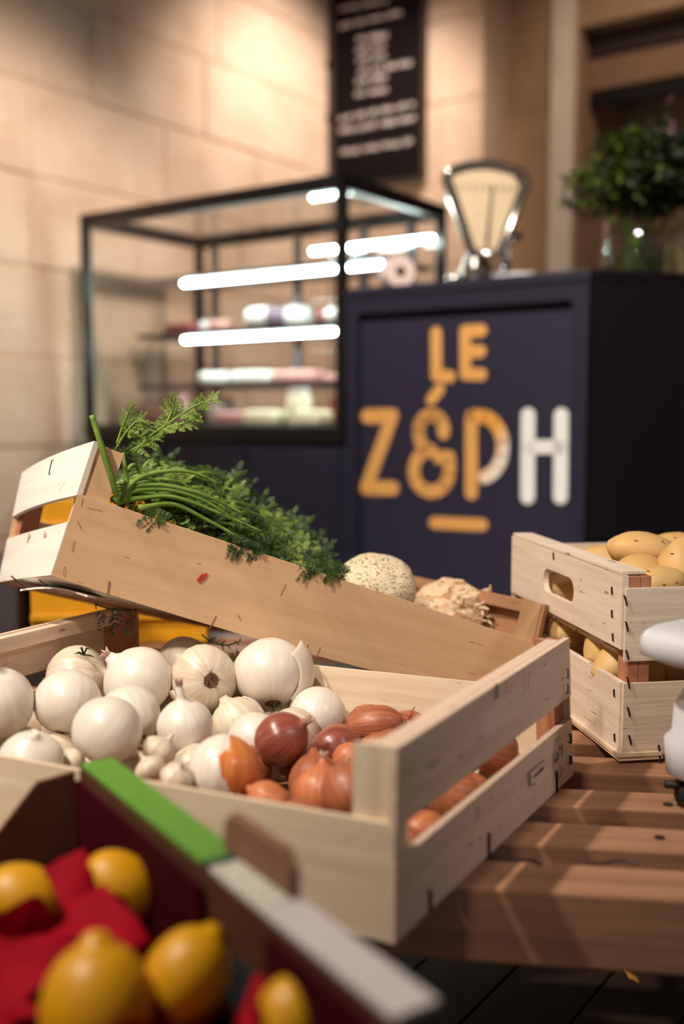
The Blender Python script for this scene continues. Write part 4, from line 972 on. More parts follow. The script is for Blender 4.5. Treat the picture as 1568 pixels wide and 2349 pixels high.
for it in items:
    nm = {'o': 'white_onion', 's': 'shallot', 'g': 'garlic_bulb'}[it['kind']]; cat = {'o': 'onion', 's': 'shallot', 'g': 'garlic'}[it['kind']]
    lab = it['lab'] or {'o': 'white onion buried in the bottom layer of the onion crate', 's': 'shallot buried in the bottom layer of the onion crate'}[it['kind']]
    grp = {'o': 'white onions in the crate', 's': 'shallots in the crate', 'g': 'garlic bulbs in the crate'}[it['kind']]
    r = it['r']
    if it['kind'] == 's': r_ = r / (1 + .0 * it['sq'])
    m, M, prof = bulb_mesh(r, it['ax'], it['c'], it['sq'], it['nk'], ns=26 if it['fix'] else 16, pts_=18 if it['fix'] else 12, ridges={'g': .06}.get(it['kind'], .006 if it['kind'] == 'o' else .015), taper=.1 if it['kind'] == 'g' else (.12 if it['kind'] == 's' else 0))
    o = m.build(nm, it['mat'], origin=it['c'], smooth=True); tag(o, lab, cat, grp)
    ex = it['ex']; sq = it['sq']
    if it['kind'] == 'g': root_tuft(o, M, r, sq, 10, .3, .12)
    if 'n' in ex:
        zt = prof[-1][1]; rr = r * .085
        m2 = MB()
        for k in range(7):
            a = k * .9; p0 = M @ V((rr * math.cos(a), rr * math.sin(a), zt - .12 * r)); p1 = M @ V((rr * 1.3 * math.cos(a + .3), rr * 1.3 * math.sin(a + .3), zt + .10 * r)); p2 = M @ V((rr * 2.0 * math.cos(a + .5), rr * 2 * math.sin(a + .5), zt + rnd.uniform(.12, .24) * r))
            m2.tube([p0, p1, p2], [.05 * r, .04 * r, .008 * r], 5)
        m2.build('dry_neck', M_NECK, o, smooth=True)
    if 'r' in ex: root_tuft(o, M, r, sq, 26, .22, .13)
    if 'R' in ex: root_tuft(o, M, r, sq, 16, .17, .10)
    if 't' in ex:
        m2 = MB(); zt = prof[-1][1]
        for k in range(12):
            a = rnd.random() * 6.28; p0 = M @ V((0, 0, zt - .1 * r)); d = (M.to_3x3() @ V((math.cos(a) * .5, math.sin(a) * .5, .6))) + V((0, 0, .5))
            p1 = p0 + d * .3 * r; p2 = p1 + d * .35 * r + V((rnd.uniform(-.003, .003), 0, .002)); m2.tube([p0, p1, p2], [.03 * r, .03 * r, .012 * r], 4)
        m2.build('frayed_roots', plain('copper_root_fibre', (170, 84, 52), .7, .1, 200), o)
    if 'x' in ex:                                              # purple veins
        for k in range(4):
            a = k * .5 + 3.6; P = [M @ V((math.sin(t) * r * 1.004 * math.cos(a + .06 * math.sin(t * 5)), math.sin(t) * r * 1.004 * math.sin(a), -math.cos(t) * r * sq * 1.004)) for t in [.7 + q * .12 for q in range(12)]]
            MB().tube(P, .0004, 4).build('purple_vein', plain('purple_vein_skin', (150, 96, 118), .6, .1, 200), o)
    if 'p' in ex: peel(o, M, r, 2.6, 4.4, -.35, .75, .10, M_PEEL, sq)
    if 'P' in ex:
        def f(u, v, M=M, r=r, c=it['c']):
            t = lerp(-.75, .85, v); w = .36 * math.cos(t) + .02; k = 1.03 + .16 * math.sin(u * 1.57)
            base = V((math.cos(t * 1.0 - .15), -.75 + .95 * u, math.sin(t * 1.0 + .12)))
            base.normalize(); return c + base * r * k * (1.0)
        MB().slab(f, 6, 12, .0004).build('loose_peel', M_PEEL, o, smooth=True)
        peel(o, M, r, 3.3, 4.2, -.5, .6, .05, M_PEEL, sq)
    if 'g' in ex:
        m2 = MB(); p = at(192, 1502, it['c'].y - it['r'] * .55)
        for (dx, dz) in ((-.010, .001), (.008, .006), (.012, -.002), (-.004, .007)): m2.tube([p, p + V((dx * .5, -.002, dz + .002)), p + V((dx, -.001, dz))], [.0012, .0012, .0003], 4)
        m2.build('green_sprig', M_LEAFD, o)
# dry skin flake behind the curling onion
def flake(u, v): return at(lerp(540, 585, u), lerp(1520, 1486, v) + 6 * math.sin(u * 7), 1.24) + V((0, .012 * math.sin(u * 5 + v * 3), 0))
tag(MB().slab(flake, 8, 6, .0005).build('dry_skin_flake', M_PEEL, origin=at(562, 1510, 1.24), smooth=True), 'crumpled brown onion skin flake behind the curling onion', 'onion skin')

# ---------------------------------------------------------------- potatoes
def potato_mesh(c, size, axis, seed, nm, lab, grp):
    bm = bmesh.new(); bmesh.ops.create_icosphere(bm, subdivisions=3, radius=1)
    M = frame(axis, c); a, b = size; s = V((seed * 3.1, seed * 1.7, 0))
    m = MB()
    for v in bm.verts:
        p = v.co; k = 1 + .09 * noise.noise(p * 1.1 + s) + .05 * noise.noise(p * 2.6 + s)
        m.v.append(M @ V((p.x * b * k * (1 - .12 * p.z), p.y * b * k * .92 * (1 - .12 * p.z), p.z * a * k)))
    for f in bm.faces: m.face([v.index for v in f.verts])
    bm.free()
    o = m.build(nm, M_POTATO, origin=c, smooth=True); tag(o, lab, 'potato', grp)
    rr = random.Random(seed)
    for k in range(3):
        d = V((rr.uniform(-1, 1), -abs(rr.uniform(.4, 1)), rr.uniform(-.4, 1))).normalized()
        q = min(((v - c).normalized() - d).length for v in m.v); vv = [v for v in m.v if abs(((v - c).normalized() - d).length - q) < 1e-6][0]
        n_ = (vv - c).normalized(); e = n_.cross(UP).normalized(); w = b * .10
        MB().tube([vv - e * w + n_ * .0002, vv + n_ * .0004, vv + e * w + n_ * .0002], [.0004, .0011, .0004], 5).build('eye', M_EYE, o)
    return o
POT = [(1478, 1264, 1.26, .047, .025, (.95, .1, -.12), 'tall pear shaped potato peaking above the upper crate'), (1392, 1282, 1.34, .046, .020, (1, .05, .03), 'long potato lying behind the hand slot panel'),
       (1462, 1318, 1.20, .036, .026, (.8, .5, .1), 'potato right behind the upper crate corner post'), (1556, 1300, 1.20, .036, .026, (.3, .2, .9), 'potato with a brown spot at the right picture edge'),
       (1512, 1338, 1.165, .034, .022, (.9, .3, .1), 'low potato against the upper crate side panel'), (1556, 1256, 1.34, .040, .022, (1, 0, 0), 'potato in the back row at the right edge'),
       (1290, 1346, 1.36, .030, .024, (.6, .6, .2), 'potato glimpsed through the hand slot')]
for i, (x, y, Y, a, b, ax, lab) in enumerate(POT): potato_mesh(at(x, y, Y), (a, b), ax, i + 2, 'potato', lab, 'potatoes in the upper crate')
zz = PC2['_o'][2] + .0055
for i in range(12):
    a, b = .05 + (i % 3) * .125, .085 + (i // 3) * .13
    potato_mesh(PO + pu * (a + .02) + pv * b + UP * (zz - ZT + .026), (.042, .026), (rnd.uniform(-1, 1), rnd.uniform(-1, 1), .05), 40 + i, 'potato', 'potato hidden low inside the upper crate', 'potatoes in the upper crate')
POT2 = [(1342, 1482, 1.205, .034, .0275, (.15, .2, .95), 'greenish potato standing in the gap between crates'), (1404, 1516, 1.165, .034, .022, (.7, .3, .5), 'potato wedged behind the lower corner post'), (1392, 1484, 1.235, .03, .022, (.5, .6, .2), 'potato deep behind the lower corner post'),
        (1290, 1440, 1.33, .03, .024, (.2, .8, .3), 'shaded potato deep in the left gap'), (1482, 1536, 1.165, .032, .024, (.2, .4, .8), 'yellow potato right of the lower corner post'), (1552, 1530, 1.17, .036, .023, (.9, .1, .2), 'potato under the white scale plate')]
def behind(x, y, Y, b):
    p = at(x, y, Y); dl = (p - PO).dot(pv); k = max(0, b + .010 - dl); p = p + pv * k
    dl = (p - PO).dot(pu); return p + pu * max(0, b + .008 - dl)
for i, (x, y, Y, a, b, ax, lab) in enumerate(POT2): potato_mesh(behind(x, y, Y, b * .95), (a, b), ax, i + 70, 'potato', lab, 'potatoes in the lower crate')
for i in range(12):
    a, b = .05 + (i % 3) * .125, .085 + (i // 3) * .13
    potato_mesh(PO + pu * (a + .02) + pv * b + UP * (.0085 + .027), (.042, .026), (rnd.uniform(-1, 1), rnd.uniform(-1, 1), .05), 90 + i, 'potato', 'potato hidden low inside the lower crate', 'potatoes in the lower crate')

# ---------------------------------------------------------------- celeriac
def celeriac(c, rx, ry, rz, lump, freq, mat, lab, seed, roots):
    bm = bmesh.new(); bmesh.ops.create_icosphere(bm, subdivisions=5, radius=1); m = MB(); s = V((seed, seed * 2, 0))
    for v in bm.verts:
        p = v.co; n1 = noise.noise(p * freq + s); n2 = noise.noise(p * freq * 2.7 + s); ri = math.sin(p.z * 26 + 2 * noise.noise(p * 2 + s)) * .006
        cell = noise.voronoi(p * freq * 1.3 + s)[0][0]
        k = 1 + lump * (.55 * n1 + .25 * n2) + (lump * .5 * (.4 - cell) if lump > .15 else .03 * n1 + ri)
        m.v.append(c + V((p.x * rx * k, p.y * ry * k, p.z * rz * k)))
    for f in bm.faces: m.face([v.index for v in f.verts])
    bm.free(); o = m.build('celeriac', mat, origin=c, smooth=True); tag(o, lab, 'celeriac', 'celeriac in the carrot crate')
    rr = random.Random(seed)
    m2 = MB()
    for k in range(roots):
        d = V((rr.uniform(-.2, 1), rr.uniform(-1, .2), rr.uniform(-.6, .6))).normalized(); p0 = c + V((d.x * rx, d.y * ry, d.z * rz)) * .95
        P = [p0]
        for q in range(4): P.append(P[-1] + (d + V((rr.uniform(-1, 1), rr.uniform(-1, 1), rr.uniform(-1, 1)))).normalized() * .007)
        m2.tube(spline(P, 3), .0016, 5)
    if roots: m2.build('rootlets', M_CELK, o, smooth=True)
    return o
celeriac(at(858, 1352, 1.33), .056, .056, .046, .06, 1.6, M_CEL, 'smooth speckled round celeriac beside the carrot tops', 3, 0)
celeriac(at(1026, 1406, 1.42), .053, .05, .046, .20, 2.4, M_CELK, 'knobbly tan celeriac root with rough lumps', 8, 26)

# ---------------------------------------------------------------- carrot bunches
def leaflet(mb, p, d, n, l):
    """small feathered blade: central spine with paired pointed lobes"""
    d = d.normalized(); e = d.cross(n)
    if e.length < 1e-4: e = d.cross(V((1, 0, .3)))
    e.normalize(); n = e.cross(d)
    def tri(a, b, c):
        k = len(mb.v); mb.v += [a, b, c]; mb.face([k, k + 1, k + 2])
    w = l * .06
    tri(p - e * w, p + e * w, p + d * l + n * l * .1)
    for t, q in ((.08, .44), (.28, .46), (.48, .38), (.68, .24)):
        for s_ in (1, -1):
            b = p + d * l * t; sd = d * .8 + e * s_ + n * .12; tip = b + sd * l * q * .8; c = d * w * 1.15
            tri(b - c, b + c, tip)
            mid = b + sd * l * q * .36
            tri(mid - c * .8, mid + c * .8, mid + (d * 1.2 + e * s_ * .25) * l * q * .5)
            tri(mid - c * .8, mid + c * .8, mid + (d * .1 + e * s_ * 1.1) * l * q * .45)
def frond(mb, path, n, r0, lsize, start=.35, dens=1.0):
    m = len(path)
    for i in range(int(m * start), m):
        t = i / (m - 1); d = (path[min(i + 1, m - 1)] - path[i - 1]).normalized()
        for s_ in (1, -1):
            if r0.random() > dens: continue
            side = d.cross(n).normalized() * s_ + n * r0.uniform(-.35, .5) + V((r0.uniform(-.3, .3), r0.uniform(-.3, .3), r0.uniform(-.35, .25)))
            L = lsize * (1.15 - .6 * t) * r0.uniform(.7, 1.2); dd = (d * .75 + side).normalized()
            p0 = path[i]
            for k in range(3):
                q = p0 + dd * L * (.35 + .4 * k)
                for s2 in (1, -1):
                    leaflet(mb, q, (dd * .6 + dd.cross(n).normalized() * s2 * .8).normalized(), n + V((r0.uniform(-.6, .6), r0.uniform(-.6, .6), 0)), L * .58 * (1 - .18 * k))
            leaflet(mb, p0 + dd * L * 1.2, dd, n, L * .6)
            mb.tube([p0, p0 + dd * L * 1.25], [.0006, .0003], 3, cap=False)
    leaflet(mb, path[-1], (path[-1] - path[-2]).normalized(), n, lsize * .7)
g = random.Random(23)
ytop = lambda x: [(250, 1075), (330, 1050), (420, 1055), (500, 1072), (560, 1100), (590, 1150), (640, 1185), (700, 1205), (740, 1250), (775, 1305)]
def interp(tab, x):
    for (x0, y0), (x1, y1) in zip(tab[:-1], tab[1:]):
        if x <= x1: return lerp(y0, y1, max(0, (x - x0)) / (x1 - x0))
    return tab[-1][1]
crate_y = lambda x: 1147 + .347 * (x - 250)
front_Y = lambda x: 1.0 / lerp(1 / 1.12, 1 / 1.30, max(0, min(1, (x - 118) / 1084)))
BLAB = ['bunch of carrots with thick arching green stems at crate front', 'bunch of carrots with feathery dark tops in mid crate', 'bunch of carrots with tops trailing toward the celeriac']
for bi in range(3):
    org = HC.P(.25 + .25 * bi, .86, .1)
    bt = thing('carrot_bunch', org, BLAB[bi], 'carrots', 'carrot bunches in the tilted crate')
    fol = MB(); folL = MB()
    for k in range(5):                                         # roots lie under the tops
        a = .2 + .25 * bi + g.uniform(-.08, .08); p0 = HC.P(a, .84, .34 + .1 * g.random()); p1 = HC.P(a + g.uniform(-.05, .05), .50 - .04 * bi, .22 + .2 * g.random())
        pts = [lerp(p0, p1, t) + V((0, 0, .004 * math.sin(5 * t))) for t in (0, .1, .3, .6, .9, 1)]
        MB().tube(pts, [.006, .013, .014, .010, .004, .001], 10).build('carrot', M_CARROT, bt, smooth=True)
    nst = 17
    for k in range(nst):
        x1 = {0: g.uniform(330, 600), 1: g.uniform(380, 700), 2: g.uniform(560, 770)}[bi]
        top, bot = interp(ytop(0), x1) + 14, crate_y(x1) - 4
        v = g.random(); y1 = lerp(top, bot, v)
        dY = lerp(.20, .03, v) + g.uniform(-.02, .03)
        Y1 = front_Y(x1) + dY
        sx, sy = 258 + g.uniform(-8, 46), 1142 + g.uniform(-34, 8); Y0 = 1.145 + dY * .9
        if bi == 2: sx, sy = lerp(sx, x1, .35), lerp(sy, (top + bot) / 2, .35)
        mx = lerp(sx, x1, .45); my = min(lerp(sy, y1, .45) - g.uniform(20, 62), 1e9); my = max(my, interp(ytop(0), mx) + 8)
        P = spline([at(sx, sy, Y0), at(mx, my, (Y0 + Y1) / 2 - .01), at(lerp(mx, x1, .6), lerp(my, y1, .5), Y1), at(x1, y1, Y1 - .015)], 7)
        rr = [.0028 * (1 - .62 * i / (len(P) - 1)) for i in range(len(P))]
        MB().tube(P, rr, 6).build('stem', M_STEM, bt, smooth=True)
        nrm = (V((0, -.55, .8)) + V((g.uniform(-.3, .3), g.uniform(-.3, .3), 0))).normalized()
        frond(fol if g.random() < .78 else folL, P, nrm, g, .018, .38 if bi else .5, .55)
    for k in range(20):                                        # extra short sprays fill the heap
        x1 = {0: g.uniform(280, 560), 1: g.uniform(360, 680), 2: g.uniform(560, 765)}[bi]; top, bot = interp(ytop(0), x1) + 10, crate_y(x1)
        v = g.random(); y1 = lerp(top, bot, v); Y1 = front_Y(x1) + lerp(.19, .01, v)
        p0 = at(x1 - g.uniform(10, 60), y1 + g.uniform(-16, 14), Y1 + .012); p1 = at(x1, y1, Y1)
        P = spline([p0, (p0 + p1) / 2 + UP * .006, p1 + V((0, 0, -.004))], 4)
        MB().tube(P, .0009, 4).build('leaf_stalk', M_STEM, bt) if k < 8 else None
        frond(fol if g.random() < .8 else folL, P, V((g.uniform(-.4, .4), -.6, .7)).normalized(), g, .018, .1, .7)
    if bi == 0:
        # the thick upright cut stem and the tall feathery sprigs
        MB().tube(spline([at(268, 1138, 1.13), at(254, 1092, 1.118), at(228, 1010, 1.112), at(210, 952, 1.11)], 6), [.0036] * 12 + [.0030] * 7, 8).build('stem', M_STEM, bt, smooth=True)
        for pts, ls, st in (([(305, 1040), (345, 1000), (395, 965), (440, 935), (486, 916)], .013, .35), ([(268, 1018), (282, 975), (302, 928)], .007, .5), ([(262, 1036), (290, 990), (322, 962), (336, 985)], .010, .3), ([(300, 1035), (340, 1010), (365, 995)], .010, .2), ([(380, 975), (395, 940), (400, 912)], .009, .3), ([(410, 975), (440, 962), (455, 958)], .008, .2)):
            P = spline([at(x, y, 1.17) for x, y in pts], 6)
            MB().tube(P, [.0016 * (1 - .5 * i / len(P)) for i in range(len(P))], 6).build('stem', M_STEM, bt, smooth=True)
            frond(folL, P, V((.3, -.7, .6)).normalized(), g, ls, st, .95)
        for (sx, sy, pts) in ((258, 1146, [(300, 1118), (380, 1114), (480, 1140), (560, 1180)]), (262, 1150, [(310, 1126), (390, 1124), (470, 1150), (545, 1196)]), (270, 1152, [(330, 1142), (400, 1140), (500, 1176), (600, 1220)]), (266, 1146, [(320, 1096), (390, 1080), (450, 1086), (500, 1110)]), (285, 1150, [(290, 1100), (285, 1060), (283, 1038)]), (320, 1165, [(400, 1158), (480, 1196), (560, 1240)])):
            P = spline([at(sx, sy, 1.14)] + [at(x, y, front_Y(x) + .012) for x, y in pts], 6)
            MB().tube(P, [.0034 - .0018 * i / len(P) for i in range(len(P))], 8).build('stem', M_STEM, bt, smooth=True)
            frond(fol, P, V((0, -.6, .8)), g, .013, .8, .8)
    for pts in {0: [[(345, 1165), (352, 1185), (358, 1200)]], 1: [[(560, 1235), (572, 1262), (580, 1275)], [(520, 1230), (540, 1250), (548, 1262)]], 2: [[(690, 1280), (700, 1305), (706, 1318)], [(745, 1290), (765, 1310), (780, 1322)]]}[bi]:
        P = spline([at(x, y, front_Y(x) - .008) for x, y in pts], 5); frond(fol, P, V((0, -1, .2)), g, .012, .1, .9)
    o = fol.build('foliage', M_LEAF, bt); o['kind'] = 'stuff'
    if folL.v: o = folL.build('light_foliage', M_LEAFL, bt); o['kind'] = 'stuff'
# sprigs caught under the crate
for pts, Ys, lab in (([(215, 1384), (235, 1392), (262, 1398), (290, 1400), (312, 1398)], 1.19, 'dark carrot sprig hanging under the crate over the post'), ([(462, 1455), (480, 1470), (500, 1478), (522, 1480), (548, 1472)], 1.19, 'dark carrot sprig hanging down between two onions')):
    P = spline([at(x, y, Ys) for x, y in pts], 5); m = MB(); m.tube(P, .0008, 4)
    for k in range(3):
        i = 3 + k * 6; Q = spline([P[i], P[i] + V((.004, -.004, -.012)), P[i] + V((.002, -.006, -.026))], 4); frond(m, Q, V((0, -1, .1)), g, .006, .3, .6)
    frond(m, P, V((0, -1, .3)), g, .005, .05, .35)
    tag(m.build('carrot_sprig', M_LEAFD, origin=P[0]), lab, 'carrot leaf')
# ================================================================== lemon box (foreground)
ZR = CZ - .27
r_in0, r_in1 = atz(185, 1750, ZR), atz(905, 2332, ZR); r_o0, r_o1 = atz(258, 1724, ZR), atz(974, 2288, ZR)
ld = (r_in1 - r_in0).normalized(); lw_ = V((-ld.y, ld.x, 0))     # lw_ points out of the box, away from the camera side
if lw_.dot(r_o0 - r_in0) < 0: lw_ = -lw_
LL = (r_in1 - r_in0).length; RW = .026; BD = .125; BW = .30
ZB = ZR - BD
lb = thing('lemon_box', V((*(r_in0 + ld * LL / 2 - lw_ * BW / 2).xy, ZB)), 'open cardboard lemon box with green and white printed rim', 'box')
def LBp(s, w, z): q = r_in0 + ld * s + lw_ * w; return V((q.x, q.y, z))
def rim(s0, s1, mat, nm): MB().box(LBp(s0, 0, ZR - .004), ld * (s1 - s0), lw_ * RW, UP * .004).build(nm, mat, lb, bevel=.0012)
rim(0, LL * .52, M_GREENP, 'printed_rim'); rim(LL * .5202, LL * .545, M_TEAL, 'printed_rim'); rim(LL * .5452, LL * .70, M_PRINT, 'printed_rim'); rim(LL * .7002, LL, M_WHITEC, 'printed_rim')
# far long wall with a hand hole
f2 = lambda x, y, k: LBp(x, -.001 - .004 * k + .004, ZB + y)
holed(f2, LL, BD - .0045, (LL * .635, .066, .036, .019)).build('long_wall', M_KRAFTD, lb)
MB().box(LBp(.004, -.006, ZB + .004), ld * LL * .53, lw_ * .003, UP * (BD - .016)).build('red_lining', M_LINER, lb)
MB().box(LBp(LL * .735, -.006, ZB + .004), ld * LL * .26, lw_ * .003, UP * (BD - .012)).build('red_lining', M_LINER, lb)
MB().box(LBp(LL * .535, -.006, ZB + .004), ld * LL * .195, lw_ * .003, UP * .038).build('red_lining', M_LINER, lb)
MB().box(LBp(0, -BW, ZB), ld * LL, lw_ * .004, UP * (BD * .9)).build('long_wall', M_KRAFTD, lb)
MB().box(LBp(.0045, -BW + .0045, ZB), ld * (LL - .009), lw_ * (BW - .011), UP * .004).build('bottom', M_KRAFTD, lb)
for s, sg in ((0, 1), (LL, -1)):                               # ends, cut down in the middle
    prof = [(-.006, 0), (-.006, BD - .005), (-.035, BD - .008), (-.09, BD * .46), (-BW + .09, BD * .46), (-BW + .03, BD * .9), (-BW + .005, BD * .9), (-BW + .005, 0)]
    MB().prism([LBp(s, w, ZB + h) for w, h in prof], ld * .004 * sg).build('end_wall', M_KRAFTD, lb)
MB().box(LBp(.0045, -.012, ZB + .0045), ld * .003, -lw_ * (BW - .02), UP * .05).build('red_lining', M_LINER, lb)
# kraft tab standing on the rim's outer edge
ta, tb_ = LL * .50, LL * .70
tabp = [(ta, 0), (ta, .016), (ta + .010, .026), (tb_ - .010, .026), (tb_, .016), (tb_, 0)]
MB().prism([LBp(s, RW - .0075, ZR + .0003 + h) for s, h in tabp], lw_ * .007).build('stacking_tab', M_KRAFT, lb, bevel=.0015)
# bench carrying the box
zb2 = ZB - .001
bn = thing('low_bench', V((*LBp(LL / 2, -BW / 2, 0).xy, 0)), 'dark low bench under the lemon box', 'bench')
for k in range(4): MB().box(LBp(-.03, -BW + k * .076, zb2 - .02), ld * (LL + .05), lw_ * .07, UP * .0195).build('slat', M_TABLE, bn, bevel=.002)
for s in (0, LL - .04):
    MB().box(LBp(s, -BW + .01, zb2 - .061), ld * .04, lw_ * (BW - .03), UP * .04).build('bearer', M_TABLE, bn)
    for w in (-BW + .02, -.07): MB().box(LBp(s, w, .0005), ld * .04, lw_ * .04, UP * (zb2 - .062)).build('leg', M_TABLE, bn)
# ---- lemons in red tissue
def lemon_fruit(x, y, Y, rpx, axis, lab, wrap, a=1.22):
    c = at(x, y, Y); r = rpx * Y / F_PX; M = frame(axis, c)
    prof = []
    for i in range(21):
        t = math.pi * i / 20; z = -math.cos(t) * a; q = math.sin(t) ** .9
        prof.append((q * r, z * r))
    prof = [p for p in prof if p[1] < 1.12 * r * a / 1.22]; zt, rr = prof[-1][1], prof[-1][0]
    for f, dz in ((.78, .05), (.60, .14), (.50, .22), (.34, .29), (0, .32)): prof.append((rr * f, zt + dz * r))
    o = MB().lathe(prof, M, 28).build('lemon', M_LEMON, origin=c, smooth=True); tag(o, lab, 'lemon', 'lemons in red tissue')
    MB().lathe([(0, -a * r - .002), (.07 * r, -a * r - .002), (.10 * r, -a * r * .985), (0, -a * r * .96)], M, 10).build('stalk_button', M_STALK, o)
    if wrap:
        wd, cover, sd = wrap; wd = V(wd).normalized(); rr_ = random.Random(sd); Mw = frame(wd, c)
        def f(u, v):
            t = v * cover * (1 + .16 * math.sin(u * 6.283 * 2 + sd) + .10 * math.sin(u * 6.283 * 5 + sd * 2)); an = u * 6.2832
            d = (Mw.to_3x3() @ V((math.sin(t) * math.cos(an), math.sin(t) * math.sin(an), math.cos(t))))
            ll = M.to_3x3().inverted() @ d; k = 1 / math.sqrt((ll.x ** 2 + ll.y ** 2) + (ll.z / (a * 1.02)) ** 2)
            return c + d * r * k * (1.05 + .05 * v * math.sin(u * 6.283 * 7 + sd) + .03 * noise.noise(d * 5 + V((sd, 0, 0))) + .12 * v ** 6)
        MB().slab(f, 40, 10, .0004).build('tissue_wrap', M_TISSUE, o)
    return o
lemon_fruit(48, 2064, .66, 84, (1, .1, -.25), 'lemon at the left edge sitting in dark red tissue', ((-.3, -.5, -1), 1.45, 1))
lemon_fruit(272, 2034, .675, 80, (.75, .1, -.55), 'lemon with tip pointing right, below the green rim', ((-.85, -.45, -.35), 1.25, 2))
lemon_fruit(422, 2242, .575, 100, (.55, .35, .75), 'lemon with raised tip at upper right, box centre', ((-.55, -.2, -.9), 1.3, 4))
lemon_fruit(222, 2316, .545, 136, (-.05, .25, .9), 'largest lemon at the bottom edge with green tipped end', ((.3, .1, -1), 1.5, 5), 1.15)
lemon_fruit(668, 2344, .512, 88, (.1, .4, .9), 'lemon at the bottom edge nearest the white rim', ((-.9, .1, -.5), 1.05, 6))
# loose crumpled tissue between the fruit
def sheet(pts, n1, n2, amp, sd, lab):
    Q = [at(*p) for p in pts]
    f = quad(*Q)
    def g_(u, v): p = f(u, v); return p + V((0, 0, 1)) * amp * noise.noise(p * 28 + V((sd, 0, 0))) + V((0, -1, 0)) * amp * noise.noise(p * 45 + V((0, sd, 0)))
    o = MB().slab(g_, n1, n2, .0004).build('tissue_sheet', M_TISSUE, origin=f(.5, .5)); tag(o, lab, 'tissue paper', 'loose tissue sheets'); return o
sheet([(96, 2002, .66), (190, 1944, .68), (252, 2040, .66), (150, 2090, .64)], 10, 10, .006, 1, 'bright crimson tissue tip left of the upper lemon')
sheet([(150, 2080, .64), (240, 2022, .645), (345, 2160, .60), (240, 2210, .575)], 12, 12, .006, 2, 'wide red tissue fold in the middle of the box')
sheet([(-60, 2140, .62), (150, 2150, .63), (190, 2220, .60), (-60, 2360, .56)], 12, 12, .006, 3, 'dark purplish tissue under the left lemon')
sheet([(296, 2226, .58), (330, 2232, .58), (400, 2360, .55), (350, 2360, .54)], 8, 8, .003, 4, 'narrow red tissue strip between the two large lemons')
sheet([(582, 2236, .55), (636, 2240, .545), (596, 2360, .52), (540, 2360, .53)], 8, 8, .004, 5, 'red tissue flap beside the lemon near the white rim')
def lin(u, v):
    p = LBp(lerp(.012, LL - .012, u), lerp(-.014, -BW + .014, v), ZB + .022); return p + UP * .014 * noise.noise(p * 22)
tag(MB().slab(lin, 22, 18, .0004).build('tissue_sheet', M_TISSUE, origin=LBp(LL / 2, -BW / 2, ZB + .02)), 'dark red tissue lining spread beneath the lemons', 'tissue paper', 'loose tissue sheets')
# ================================================================== white weighing scale at the right edge
wb = atz(1560, 1872, ZT); WX, WY = wb.x, wb.y
ws = thing('weighing_scale', V((WX + .09, WY + .08, ZT)), 'white plastic counter scale cut off by the right picture edge', 'scale')
p_l = at(1486, 1490, .93); zt0, zt1 = at(1468, 1530, .93).z, at(1468, 1456, .93).z
def rrect(cx, cy, hx, hy, r, z, n=6):
    out = []
    for (sx, sy, a0) in ((1, 1, 0), (-1, 1, 90), (-1, -1, 180), (1, -1, 270)):
        for i in range(n + 1):
            t = math.radians(a0 + 90 * i / n); out.append(V((cx + sx * (hx - r) + r * math.cos(t), cy + sy * (hy - r) + r * math.sin(t), z)))
    return out
SR = Matrix.Rotation(math.radians(38), 3, 'Z')
def turned(ring, c): return [c + SR @ (p - c) for p in ring]
def loft(rings, nm, mat):
    m = MB(); nn = len(rings[0])
    for rg in rings: m.v += rg
    for i in range(len(rings) - 1):
        for k in range(nn): m.face([i * nn + k, i * nn + (k + 1) % nn, (i + 1) * nn + (k + 1) % nn, (i + 1) * nn + k])
    m.face(list(reversed(range(nn)))); m.face([(len(rings) - 1) * nn + k for k in range(nn)])
    return m.build(nm, mat, ws, smooth=True)
PCX = p_l.x + .150; pcen = V((PCX, .955, 0))
lay = [(-.012, zt0 + .0), (0, zt0 + .006), (0, zt1 - .010), (-.003, zt1 - .004), (-.008, zt1)]
loft([turned(rrect(PCX, .955, .125 + e, .105 + e, .035, z), V((PCX, .955, z))) for e, z in lay], 'weighing_plate', M_WHITE)
xb = at(1548, 1700, .93).x; zb0, zb1 = at(1527, 1806, .93).z, at(1540, 1575, .93).z
BX = xb + .128
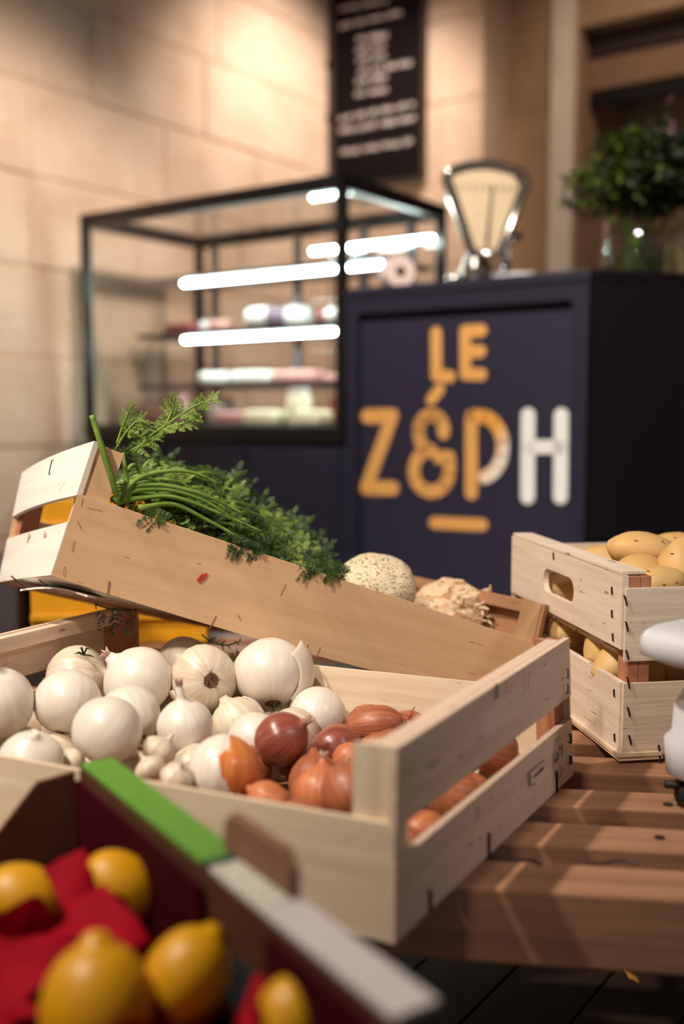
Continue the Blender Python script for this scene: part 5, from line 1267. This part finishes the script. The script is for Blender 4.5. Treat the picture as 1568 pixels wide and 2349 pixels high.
lay = [(-.02, zb0 - .012), (0, zb0), (.002, lerp(zb0, zb1, .35)), (-.003, lerp(zb0, zb1, .42)), (-.004, zb1 - .03), (-.012, zb1 - .010), (-.03, zb1)]
loft([turned(rrect(BX, .965, .10 + e, .09 + e, .03, z), V((BX, .965, z))) for e, z in lay], 'body', M_WHITE)
MB().lathe([(0, 0), (.05, 0), (.05, zt0 - zb1 + .016), (0, zt0 - zb1 + .016)], Matrix.Translation(V((BX, .965, zb1 - .002))), 20).build('plate_post', M_STEEL, ws)
for dx, dy in [tuple(SR @ V((sx * .07, sy * .06, 0)))[:2] for sx in (-1, 1) for sy in (-1, 1)]:
    MB().lathe([(0, 0), (.019, 0), (.022, .006), (.022, .02), (.014, zb0 - ZT - .008)], Matrix.Translation(V((BX + dx, .965 + dy, ZT + .0005))), 18).build('foot', M_RUBBER, ws, smooth=True)
MB().tube([V((BX - .10, .965, ZT + .02)), V((BX - .125, .965, ZT + .022))], .004, 8).build('foot_screw', M_RUBBER, ws, smooth=True)
# fallen yellow leaf on the floor
lp = [atz(x, y, .002) for x, y in ((1423, 2214), (1436, 2218), (1480, 2252), (1442, 2250))]
m = MB(); m.slab(lambda u, v: quad(*lp)(u, v) + UP * .004 * math.sin(u * 3 + v * 2), 6, 4, .0005); tag(m.build('fallen_leaf', plain('dry_yellow_leaf', (226, 160, 60), .6, .1, 60), origin=lp[0]), 'small yellow leaf lying on the dark floor', 'leaf')
# wire ties and dry straw on the table
for pts, lab in (([(1120, 1968), (1160, 1972), (1215, 1972), (1240, 1982)], 'thin dark wire lying on the table by the onion crate'), ([(1340, 1976), (1380, 1980), (1420, 1974), (1465, 1982)], 'curl of dry straw on the front table beam')):
    P = spline([atz(x, y, ZT + .002) for x, y in pts], 5); tag(MB().tube(P, .0012, 5).build('loose_wire' if 'wire' in lab else 'straw', M_WIRE, origin=P[0]), lab, 'wire' if 'wire' in lab else 'straw')
for o in bpy.data.objects:
    for k_ in ('_o', '_k'):
        if k_ in o: del o[k_]
